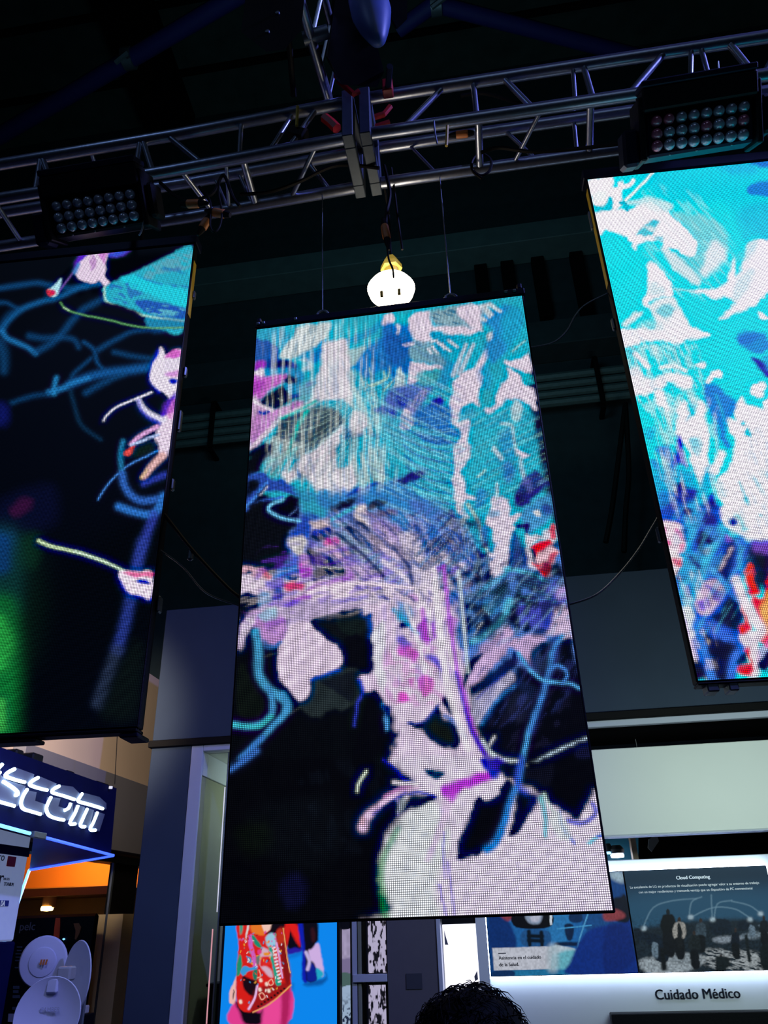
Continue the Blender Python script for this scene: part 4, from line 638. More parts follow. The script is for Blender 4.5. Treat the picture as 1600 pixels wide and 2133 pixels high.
    g.P('e43020',4,[1220,760,1310,660,1350,760,1370,900,1400,1010,1290,1040,1240,930]); g.P('e43020',4,[1300,1060,1440,1060,1520,800,1520,1500,1440,1440,1330,1220]); g.P('e0a860',6,[1420,1160,1520,1000,1520,1480,1460,1400,1400,1240],.8); g.P('e43020',4,[1170,1120,1200,1140,1290,1350,1280,1480,1180,1500,1160,1420,1210,1340]); g.P('e43020',4,[1380,1540,1430,1490,1520,1540,1520,1680,1440,1620])
    g.P('0b0b14',5,[1330,820,1430,800,1410,960,1380,1000]); g.S('e8d8e8',18,22,4,[1120,860,1180,1020,1260,1200,1340,1340,1420,1440,1400,1500,1300,1560,1330,1760,1330,1960]); g.P('e8d8e8',5,[1160,1520,1420,1480,1340,1700,1300,1720,1200,1640])
    g.P('e43020',4,[1220,1690,1280,1680,1300,1800,1310,1980,1150,1980,1150,1900,1280,1850,1270,1780]); g.P('c080c0',5,[1380,1680,1520,1560,1520,1700,1400,1860,1350,1900],.6); g.P('0e0c18',5,[1380,1840,1520,1700,1520,1920,1380,1940]); g.P('0a0a14',4,[1130,1800,1230,1720,1260,1790,1240,1850,1140,1880])
    g.V(0,0,1.)
    def tx(col,soft,q,al,an,ln,wd,lo,hi,sd): g.P(col,soft,q,al*.46,(an,ln,wd*1.6,lo-.02,hi+.03,sd))
    tx('e8f4f8',10,[1290,690,1440,700,1450,860,1330,860],.7,66,26,4,.52,.66,81); tx('18a8c0',8,[1290,700,1440,700,1450,800,1320,810],.6,70,20,5,.56,.68,82)
    tx('f4f4fa',10,[1360,860,1500,850,1480,1060,1400,1060],.55,78,34,4,.54,.68,83); tx('28a4c0',8,[1520,940,1600,900,1600,1120,1500,1080],.6,70,20,5,.58,.70,84)
    tx('0c1868',10,[1370,1040,1600,1120,1560,1400,1440,1400],.6,-58,22,9,.54,.64,85); tx('50b8e0',10,[1400,1060,1560,1120,1520,1300,1420,1300],.55,-58,40,5,.56,.68,86)
    tx('f0e4ee',8,[1380,1180,1460,1180,1490,1390,1440,1390],.6,72,24,5,.52,.66,87); tx('d0f0f4',12,[1340,400,1500,440,1520,600,1380,600],.4,48,40,3,.52,.68,88)
    n=(vnoise(X/5,Y/8,41)-.5)*.12
    g.C*=(1+n)[...,None]
    return g.C
# ================= the hall ====================================================
YW = 8.5; ZC = H0+12.9
struct(MB().box(-14, 14, -6, YW+.3, -.1, 0), 'floor', 'floor')
struct(MB().box(-14, 14, YW, YW+.3, 0, ZC), 'wall_back', 'wall')
struct(MB().box(-14, 14, -6, YW+.3, ZC, ZC+.2), 'ceiling', 'roof')
struct(MB().box(-14.2, -14, -6, YW+.3, 0, ZC), 'wall_left', 'wall'); struct(MB().box(14, 14.2, -6, YW+.3, 0, ZC), 'wall_right', 'wall'); struct(MB().box(-14.2, 14.2, -6.2, -6, 0, ZC), 'wall_rear', 'wall')
def beamline(name, px0, px1, Y, th, m, label, cat='beam', d=.25):
    a = P(*px0, Y); b = P(*px1, Y); z = (a.z+b.z)/2; x0, x1 = min(a.x, b.x)-.0, max(a.x, b.x)
    return solo(MB().box(-13.9, 13.9, Y, Y+d, z-th/2, z+th/2, .01), name, m, label, cat)
beamline('roof_girder', (560, 562), (1150, 468), 8.05, .34, 'beamg', 'long grey steel girder across the dark hall wall above the bright lamp', d=.44)
beamline('wall_girder', (450, 772), (1190, 690), 8.1, .40, 'wall', 'dark teal girder across the hall wall below the grey one', d=.39)
# vertical ribs in the cladding between the two girders
for i, px in enumerate((1005, 1062, 1128, 1212)):
    p = P(px, 590, 8.4); q = P(px, 660, 8.4)
    solo(MB().box(p.x-.09, p.x+.09, 8.38, 8.5, q.z, p.z+.6, .01), 'wall_rib', 'beam', ['dark upright wall rib above the middle screen, first from the lamp', 'dark upright wall rib over the top right corner of the middle screen', 'dark upright wall rib between the middle and right screens', 'dark upright wall rib closest to the right screen'][i], 'rib', 'ribs of the hall wall')
# service pipes on brackets
for i, dy in enumerate((0, 18, 36, 54)):
    a = P(1200, 780+dy, 8.3)
    t = solo(MB().tube([(-13.8, 8.3, a.z), (13.8, 8.3, a.z)], .055, 8), 'service_pipe', 'duct', ['topmost of the four grey pipes along the dark wall', 'second from the top of the four grey wall pipes', 'third from the top of the four grey wall pipes', 'lowest of the four grey pipes along the dark wall'][i], 'pipe', 'pipes along the hall wall', True)
for i, px in enumerate((1243, 442)):
    a = P(px, 765 if i == 0 else 868, 8.2); b = P(px, 855 if i == 0 else 960, 8.2)
    a.z = P(1200, 780, 8.3).z+.10; b.z = P(1200, 834, 8.3).z-.10
    solo(MB().box(a.x-.03, a.x+.03, 8.18, 8.235, b.z-.06, a.z+.06, .01).box(a.x-.03, a.x+.03, 8.22, 8.5, b.z-.10, b.z-.06, .004).box(a.x-.03, a.x+.03, 8.22, 8.5, a.z+.06, a.z+.10, .004), 'pipe_bracket', 'beam', 'black bracket clamping the wall pipes, '+('right of the middle screen' if i == 0 else 'left of the middle screen'), 'bracket', 'brackets of the wall pipes')
# roof beams, tubes coloured as if lit blue
def zb(px, py, Z): return PZ(px, py, Z)
za = ZC-.5
a0, a1 = PZ(188, 0, za), PZ(300, 0, za); b0, b1 = PZ(300, 262, za), PZ(398, 268, za)
solo(MB().slab([a0+(a0-b0)*.6, a1+(a1-b1)*.6, b1+(b1-a1)*.05, b0+(b0-a0)*.05], (0, 0, .5)), 'roof_beam', 'beam', 'wide black roof beam running to the back at top left', 'beam')
for i, py in enumerate((60, 200, 330)):
    a = PZ(60+40*i, py, ZC-.04)
    solo(MB().box(-13.8, 13.8, a.y-.05, a.y+.05, ZC-.09, ZC, .01), 'roof_purlin', 'beam', ['thin dark seam rail of the roof, nearest the camera', 'thin dark seam rail of the roof, middle one', 'thin dark seam rail of the roof, farthest back'][i], 'rail', 'rails under the roof')
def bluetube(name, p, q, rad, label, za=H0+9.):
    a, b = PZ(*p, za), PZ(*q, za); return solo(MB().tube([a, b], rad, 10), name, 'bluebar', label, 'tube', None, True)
bluetube('roof_tie', (-60, 318), (560, -48), .10, 'long blue-lit roof tie crossing the black beam at top left')
bluetube('roof_tie', (830, 62), (905, 8), .09, 'short blue-lit roof tie piece beside the moving light')
bluetube('roof_tie', (905, 8), (1330, 118), .09, 'long blue-lit roof tie behind the truss at top right')
for px, py, l in ((268, 122, 'silver clamp on the blue roof tie at top left'), (908, 10, 'silver clamp joining the two blue roof ties at top')):
    p = PZ(px, py, H0+9.); t = thing('tie_clamp', p, l, 'clamp')
    m = MB(); m.tube([p+Vector((-.06, 0, 0)), p+Vector((.06, 0, 0))], .125, 10); m.build('collar', 'steel', t, True)
    m = MB(); m.tube([p+Vector((.05, -.1, -.12)), p+Vector((.1, -.2, -.25)), p+Vector((-.05, -.15, -.3))], .03, 6); m.build('hook', 'steel', t, True)
# thin black cables hanging on the wall at right
for k, q in enumerate(([(1303, 840), (1288, 960), (1275, 1060), (1262, 1130)], [(1303, 840), (1310, 980), (1304, 1060), (1300, 1150)])):
    solo(MB().tube(curve([P(x, y, 8.0) for x, y in q]), .03, 6), 'wall_cable', 'rub', ['black cable falling left on the dark wall beside the right screen', 'black cable falling straight on the dark wall beside the right screen'][k], 'cable')
# ================= stand behind (all its fronts in one plane) ====================
YS = 6.0
def bx(mb, x0, x1, y0, y1, z0, z1, b=.004): return mb.box(x0*1., x1*1., y0, y1, z0+H0, z1+H0, b)
xl = -.4585*YS
struct(bx(MB(), xl, 3.9, YS, YS+1.6, .2225*YS, .4075*YS), 'trim_1', 'fas')
struct(bx(MB(), xl-.02, 3.92, YS-.03, YS+1.0, .2135*YS, .2225*YS), 'trim_2', 'trimb')
x1 = -.4028*YS
struct(bx(MB(), xl, x1, YS, YS+.1, -H0, .2135*YS), 'wall_front', 'fas')
x2 = -.3868*YS
struct(bx(MB(), x1+.001, x2, YS-.005, YS+.02, -H0, .2130*YS), 'trim_3', 'ltg')
struct(bx(MB(), x2+.001, 3.9, YS-.005, YS+.05, .2055*YS, .2130*YS), 'trim_4', 'ltg')
# inner room seen between frame and screen
struct(bx(MB(), x2-.06, x2+.001, YS+.021, YS+2.4, .176*YS, .2055*YS), 'trim_5', 'ltg')
struct(bx(MB(), x2-.06, x2-.01, YS+.021, YS+2.4, -H0, .176*YS), 'wall_inner', 'olive')
struct(bx(MB(), x2-.04, -1.2, YS+.051, YS+2.4, .2060*YS, .2120*YS), 'trim_6', 'white')
struct(bx(MB(), x2-.04, 3.9, YS+2.38, YS+2.45, -H0, .40*YS), 'wall_inner_back', 'trimb')
# white header board and halo wall at the right
xr = .1040*YS
t = thing('header_board', (2.2, YS, H0+.13*YS), 'wide plain off-white header board right of the middle screen', 'board')
bx(MB(), -.6, 3.9, YS-.02, YS+.1, .0815*YS, .1782*YS).build('board', 'white', t); bx(MB(), -.6, 3.9, YS-.03, YS+.1, .0795*YS, .0815*YS).build('lower_edge', 'ltg', t, label='grey lower edge strip')
struct(bx(MB(), -.0415*YS-.09, 3.9, YS+.06, YS+.16, -H0, .0562*YS), 'wall_display', 'whp')
p = P(1432, 1505, 7.6); q = P(1470, 1552, 7.6)
t = thing('hanging_banner', (p.x, 7.6, p.z), 'maroon hanging banner seen in the dark gap above the white header', 'banner')
MB().box(p.x, q.x+.06, 7.6, 7.62, q.z-.6, p.z+.4).build('cloth', 'maroon', t); MB().slab([P(1445, 1530, 7.59), P(1458, 1515, 7.59), P(1460, 1530, 7.59), P(1447, 1542, 7.59)], (0, .005, 0)).build('print', 'gpatch', t)
MB().slab([P(1452, 1548, 7.59), P(1466, 1532, 7.59), P(1469, 1550, 7.59)], (0, .005, 0)).build('print', 'gpatch', t)
MB().tube([P(1425, 1500, 7.58), P(1434, 1556, 7.58)], .008, 6).build('frame_rod', 'steel', t); MB().tube([P(1467, 1496, 7.58), P(1480, 1552, 7.58)], .012, 6).build('frame_rod', 'steel', t)
# lamps and clutter in the gap below the header
for (px, py, rr, mm, l) in ((1286, 1781, .035, 'halo', 'bright white lamp glowing in the gap below the header'), (1268, 1776, .02, 'glassb', 'small cyan lamp beside the bright one in the gap below the header')):
    p = P(px, py, 6.9); t = thing('ceiling_lamp', p, l, 'lamp'); MB().lathe([(.0, -rr*.6), (rr*1.4, -rr*.5), (rr*1.5, 0), (rr, rr*.5)], Matrix.Translation(p), 16).build('lens', mm, t, True); MB().lathe([(rr*1.6, 0), (rr*1.7, .03), (rr, .06)], Matrix.Translation(p+Vector((0, 0, rr*.3))), 16).build('housing', 'steel', t, True)
struct(MB().slab([P(1262, 1745, 7.1), P(1330, 1742, 7.1), P(1330, 1792, 7.1), P(1262, 1794, 7.1)], (0, .05, 0)), 'trim_7', mat('blue_lit_ceiling', (.03, .25, .36), .6))  # blue glow of the lamps is put into the ceiling colour
solo(MB().slab([P(1352, 1748, 6.8), P(1368, 1738, 6.8), P(1373, 1752, 6.8), P(1358, 1774, 6.8), P(1350, 1766, 6.8)], (0, .02, 0)).tube([P(1360, 1744, 6.81), Vector((P(1360, 1744, 6.81).x, 6.81, .2225*YS+H0))], .003, 4), 'paper_notice', 'gpatch', 'torn pale notice hanging in the gap below the header', 'notice')
solo(MB().box(P(1315, 1760, 6.85).x, P(1326, 1760, 6.85).x, 6.85, 6.95, 0., P(1315, 1736, 6.85).z), 'wooden_post', 'beige', 'thin tan post in the gap below the header', 'post')
# halo-lit graphic panel ---------------------------------------------------------
YP = YS-.0
xa, xb = P(1020, 2000, YP).x, P(1590, 1810, YP).x+.02; z1 = .0442*YP+H0; z0 = -.0558*YP+H0; xm = P(1298, 1818, YP).x
def graphic(name, xa, xb, fn, quad, label, nx, nz):
    t = thing(name, ((xa+xb)/2, YP, z0), label, 'display')
    MB().box(xa, xb, YP-.012, YP+.02, z0, z1, .002).build('back_box', 'blk', t)
    d = led('print', t, (xa+.004, YP-.0145, z0+.004), (1, 0, 0), (0, 0, 1), xb-xa-.008, z1-z0-.008, nx, nz, fn, quad, ledmat(name+'_print', 1, .8, False)); d['label'] = 'printed picture'
    return t
def surg(X, Y):
    g = Paint(X, Y, '0c3c78'); g.warp(.35, 9); g.V(1000, 1770, 2.6667)
    g.P('1a5c9c', 8, [180, 340, 700, 330, 560, 560, 200, 560]); g.P('2a78b0', 6, [380, 350, 500, 350, 480, 520, 390, 520], .6); g.P('14447c', 4, [560, 340, 720, 340, 700, 420, 600, 450])
    g.P('0a2c68', 4, [50, 370, 110, 360, 160, 400, 200, 540, 60, 560]); g.P('7c3440', 4, [110, 362, 180, 362, 180, 380, 150, 395])
    g.P('05060a', 2, [190, 350, 390, 350, 385, 430, 200, 432]); g.P('8090a8', 3, [250, 350, 340, 350, 330, 410, 270, 405]); g.P('c8d4e0', 1, [385, 350, 402, 350, 400, 418, 390, 418]); g.P('b0b4c8', 3, [280, 370, 330, 360, 325, 395, 290, 400])
    g.P('1c4c80', 2, [240, 450, 380, 455, 380, 535, 240, 535]); 
    for q in ([270, 455, 275, 530], [340, 460, 345, 530], [270, 480, 345, 482], [270, 505, 345, 508]): g.S('04101c', 8, 8, 1.5, q)
    g.P('0a2850', 2, [500, 355, 565, 358, 562, 400, 502, 400]); g.P('0a2040', 2, [470, 420, 520, 420, 515, 495, 485, 500]); g.S('3c8cc0', 2, 2, 1, [430, 440, 620, 420]); g.P('061c3c', 3, [430, 515, 560, 515, 560, 535, 430, 535])
    g.S('4c94c4', 2, 2, 1.2, [600, 360, 560, 480, 540, 560]); g.P('b0c0cc', 2, [400, 545, 470, 540, 540, 560, 520, 620, 440, 690, 380, 690]); g.P('60a8b8', 5, [380, 600, 540, 560, 520, 690, 380, 700]); g.P('1c6c98', 4, [180, 675, 520, 670, 520, 720, 180, 720])
    g.P('0a2a78', 5, [500, 700, 505, 620, 560, 500, 620, 440, 760, 410, 840, 400, 860, 560, 920, 700]); g.P('081c5c', 5, [700, 440, 820, 430, 860, 620, 700, 690], .6)
    g.P('0a1020', 3, [740, 380, 745, 270, 800, 240, 830, 300, 830, 400]); g.P('803840', 4, [690, 345, 760, 330, 810, 360, 790, 385, 700, 395]); g.P('103c78', 4, [730, 200, 790, 130, 800, 240, 750, 260]); g.P('90a8b8', 6, [725, 120, 800, 125, 800, 180, 740, 160])
    g.P('b4b8c4', 1, [65, 548, 400, 538, 395, 665, 75, 675]); g.P('9cb0bc', 8, [380, 540, 430, 540, 430, 670, 380, 670], .8); g.P('0c2c58', 2, [75, 680, 180, 676, 180, 712, 78, 714])
    n = vnoise(X/3, Y/4, 6)-.5; g.C *= (1+n*.35)[..., None]; return g.C*1.15
def office(X, Y):
    g = Paint(X, Y, '1c3850'); g.warp(1., 8); g.V(1000, 1770, 2.6667)
    g.P('26506c', 30, [830, 250, 1600, 220, 1600, 420, 850, 440], .8); g.P('142838', 20, [790, 120, 1590, 80, 1600, 180, 800, 200], .6)
    g.P('16222c', 8, [860, 450, 1600, 400, 1640, 700, 900, 700]); g.P('8c98a0', 5, [900, 610, 1230, 590, 1230, 640, 1100, 690, 930, 690]); g.P('7c8890', 4, [1100, 570, 1230, 600, 1200, 640, 1060, 620])
    g.P('90989c', 6, [1250, 560, 1400, 560, 1560, 580, 1600, 680, 1400, 680, 1250, 640], 1., (10, 12, 3, .3, .6, 4)); g.P('788490', 4, [1300, 490, 1440, 480, 1460, 500, 1330, 520]); g.P('60707c', 4, [1460, 470, 1600, 450, 1600, 480, 1480, 500])
    for q in ([920, 470, 1000, 480, 1005, 540, 930, 530], [960, 500, 1040, 510, 1040, 620, 970, 610], [1280, 390, 1380, 390, 1390, 460, 1290, 468], [850, 440, 920, 450, 925, 500, 870, 500], [1440, 400, 1500, 400, 1500, 440, 1440, 440]): g.P('0e1a28', 2, q)
    for q in ([955, 520, 985, 530, 985, 600, 955, 590], [1500, 420, 1530, 430, 1530, 480, 1500, 480], [1550, 420, 1590, 430, 1590, 470]): g.P('5c7080', 2, q)
    for (x, y, s_, c1) in ((1043, 335, 1.25, '080c10'), (1105, 380, 1.1, '8c8c88'), (1225, 385, .9, '30404c'), (1190, 455, 1., '141c20'), (1340, 590, .9, '0c1014'), (1420, 440, .8, '0c1420'), (1580, 370, .8, '0c141c')):
        g.P('2c2422' if y > 340 else '141a20', 1.3, [x-9*s_, y+6, x, y-6, x+9*s_, y+6, x+7*s_, y+22, x-6*s_, y+22])
        g.P(c1, 2, [x-26*s_, y+34, x-8*s_, y+22, x+10*s_, y+22, x+28*s_, y+38, x+34*s_, y+90, x+18*s_, y+110*s_, x-18*s_, y+110*s_, x-34*s_, y+84]); g.P('0a0e14', 2, [x-24*s_, y+110*s_, x+24*s_, y+110*s_, x+28*s_, y+200*s_, x-10*s_, y+205*s_])
    g.P('101418', 2, [1095, 420, 1115, 420, 1125, 540, 1100, 550])
    for q in ([900, 440, 960, 320, 1080, 280, 1200, 270], [1160, 380, 1175, 290, 1230, 260], [1290, 390, 1285, 250], [1300, 385, 1320, 300, 1400, 280], [1180, 370, 1300, 320, 1420, 330, 1510, 385], [1400, 285, 1500, 310, 1570, 360]): g.S('6c90a4', 2, 2, 1.5, q, .5)
    for x, y in ((1168, 375), (1290, 388), (1500, 388), (1560, 355), (905, 438)): g.S('b0c8d4', 6, 6, 4, [x, y, x+4, y], .7)
    g.S('10181c', 6, 6, 2, [1480, 480, 1500, 620]); g.S('0c1014', 10, 12, 3, [1010, 560, 1020, 660]); g.P('0c1418', 3, [1560, 540, 1640, 540, 1640, 660, 1570, 660]); g.P('10181c', 3, [1310, 600, 1380, 600, 1380, 660, 1320, 668])
    n = (vnoise(X/3, Y/3, 5)-.5)*.9*np.clip((Y-1900)/40, 0, 1); g.C *= (1+n)[..., None]; return g.C*1.05
# corners of the two prints, in order TL TR BR BL
def cornerpx(x, z):                           # where a point of the stand plane shows in the photograph
    v = Rn.T @ np.array([x, YP-.0145, z-H0]); return (CX-F*v[0]/v[2]*1., CY+F*v[1]/v[2])
def quad(xa, xb): return [cornerpx(xa, z1), cornerpx(xb, z1), cornerpx(xb, z0), cornerpx(xa, z0)]
t1 = graphic('surgery_display', xa, xm-.001, surg, quad(xa, xm), 'blue operating room picture panel reading Asistencia en el cuidado de la Salud', 165, 130)
t2 = graphic('office_display', xm+.001, xb, office, quad(xm, xb), 'dark blue office picture panel headed Cloud Computing', 168, 130)
ux, uz = (1, 0, 0), (0, 0, 1)
def wr(s, px, py, pxe, Y, m, parent, name='lettering', h=None, double=0.):
    a = P(px, py, Y); b = P(pxe, py-(pxe-px)*.033, Y); return text(s, name, parent, a, ux, uz, b.x-a.x, m, .0015, h, 0., 0., double)
wr('Asistencia en el cuidado', 1039, 1999, 1127, YP-.017, 'ink', t1, 'lettering', None, .002); wr('de la Salud.', 1040, 2013, 1081, YP-.017, 'ink', t1, 'lettering', None, .002)
a = P(1038, 1986, YP-.016); b = P(1054, 1984, YP-.016); MB().box(a.x, b.x, YP-.018, YP-.0155, a.z-.003, a.z+.003).build('dash', 'ink', t1)
wr('Cloud Computing', 1409, 1832, 1479, YP-.017, 'inkw', t2, 'lettering', None, .002)
wr('La excelencia de LG en productos de visualización puede agregar valor a su entorno de trabajo', 1313, 1851, 1582, YP-.017, 'inkw', t2); wr('con un mejor rendimiento y tremenda ventaja que un dispositivo de PC convencional', 1331, 1861, 1568, YP-.017, 'inkw', t2)
# led strips glowing behind the panel edges, facing the white wall
t = thing('halo_light', ((xa+xb)/2, YP+.03, z0), 'white led strips glowing on the wall around the two picture panels', 'light')
g_ = .011
MB().box(xa-.012, xb+.012, YP+.012, YP+.03, z1+.001, z1+.001+g_).build('led_strip', 'halo', t); MB().box(xa-.012, xb+.012, YP+.012, YP+.03, z0-.001-g_, z0-.001).build('led_strip', 'halo', t)
MB().box(xa-.001-g_*1.6, xa-.001, YP+.012, YP+.03, z0, z1).build('led_strip', 'halo', t); MB().box(xb+.001, xb+.001+g_, YP+.012, YP+.03, z0, z1).build('led_strip', 'halo', t)
MB().box(xa, xb, YP+.022, YP+.058, z0+.05, z1-.05).build('mounting_rail', 'blk', t)
t = thing('wall_lettering', P(1455, 2070, YS+.055), 'dark navy lettering Cuidado Médico on the white wall under the panels', 'lettering'); wr('Cuidado Médico', 1366, 2082, 1542, YS+.056, 'ink', t, 'lettering', None, .0045)
a = P(1271, 2110, YS); solo(MB().box(a.x, 3.6, YS-.06, YS+.055, .55, a.z, .005), 'wall_display_screen', 'blk', 'black screen top edge under the Cuidado Médico lettering', 'screen')
# ---- shelving, grey pillar, lit box between fashion screen and panels ---------------
t = thing('lit_box', P(960, 2000, YS), 'glowing white box with black top right of the grey pillar', 'lightbox')
a, b = P(921, 1926, YS), P(985, 2080, YS); xe = P(996, 2000, YS).x
MB().box(a.x, xe, YS, YS+.08, a.z-.75, a.z, .003).build('lit_face', 'lit', t); MB().box(a.x, xe, YS, YS+.12, a.z+.001, a.z+.14, .003).build('black_head', 'blk', t); MB().slab([P(925, 1937, YS-.003), P(929, 1952, YS-.003), P(934, 1968, YS-.003), P(927, 1968, YS-.003)], (0, .002, 0)).build('print', 'inkg', t); MB().slab([P(988, 2034, YS-.003), P(994, 2022, YS-.003), P(996, 2040, YS-.003), P(990, 2044, YS-.003)], (0, .002, 0)).build('print', 'inkg', t)
struct(MB().box(xe+.001, P(1018, 2000, YS).x, YS-.01, YS+.1, 0, H0+.03*YS), 'trim_8', 'whp')
struct(MB().box(P(808, 2000, YS).x, P(913, 2000, YS).x, YS-.02, YS+.3, 0, H0+.03*YS), 'wall_pillar', mat('dark_mauve_grey', (.085, .082, .105), .7, vary=.08))
struct(MB().box(P(913, 2000, YS).x+.001, P(921, 2000, YS).x, YS-.03, YS+.3, 0, H0+.03*YS), 'trim_9', 'ltg')
a, b = P(846, 2028, YS-.024), P(880, 2060, YS-.024); solo(MB().box(a.x, b.x, YS-.026, YS-.021, b.z, a.z), 'pillar_plate', mat('dark_plate', (.03, .035, .055)), 'faint dark square plate on the grey pillar', 'plate')
t = thing('shelf_unit', P(755, 2133, YS), 'white shelf frame with prints between the fashion screen and the grey pillar', 'shelf')
def post(px, w, m='ltg', y=YS, d=.2): a = P(px, 2000, y); return MB().box(a.x, a.x+w, y, y+d, .4, H0+.03*YS, .003)
post(733, .045).build('upright', 'ltg', t); post(743, .03, d=.05).build('upright', 'olive', t, label='olive upright'); post(762, .012).build('upright', 'blk', t, label='black upright')
a, b = P(735, 2030, YS-.01), P(808, 2045, YS-.01); MB().box(a.x, P(808, 2030, YS).x-.002, YS-.02, YS+.15, b.z, a.z, .003).build('shelf_board', 'ltg', t)
def bw(X, Y):
    g = Paint(X, Y, 'c8c0e0'); n = vnoise(X/5, Y/13, 3)*.6+vnoise(X/2.2, Y/6, 8)*.4; g.C *= sst((n-.38)/.14)[..., None]*.97+.012; return g.C
def ph(X, Y):
    g = Paint(X, Y, 'b4a8cc'); n = vnoise(X/6, Y/9, 13); g.C *= (.75+.4*n)[..., None]; k = (Y > 2050); m_ = sst((vnoise(X/4, Y/4, 9)-.45)/.2)*np.clip((Y-2070)/40, 0, 1); g.C[k] = hx('a8c0dc')*(1-m_[k][:, None])+hx('26304c')*m_[k][:, None]; g.P('8478a0', 3, [700, 2005, 740, 2003, 740, 2030, 700, 2032]); g.P('506c68', 1, [700, 2030, 740, 2030, 740, 2056, 700, 2056]); g.P('080810', 1, [700, 1910, 740, 1910, 740, 1937, 700, 1938]); return g.C
def prt(name, px0, px1, py0, py1, fn, nx, nz, m, parent, Y=YS):
    a, b = P(px0, py0, Y), P(px1, py1, Y); MB().box(a.x-.004, b.x+.004, Y, Y+.03, b.z-.004, a.z+.004, .002).build(name+'_backing', 'blk', parent)
    return led(name, parent, (a.x, Y-.003, b.z), (1, 0, 0), (0, 0, 1), b.x-a.x, a.z-b.z, nx, nz, fn, [(px0, py0), (px1, py0), (px1, py1), (px0, py1)], m)
mp = ledmat('backlit_print', 1, .75, False)
prt('print', 766, 806, 1915, 2026, bw, 24, 60, mp, t, YS+.02); prt('print', 764, 806, 2052, 2150, bw, 24, 54, mp, t, YS+.02); prt('print', 706, 731, 1905, 2150, ph, 20, 120, mp, t, YS+.02)
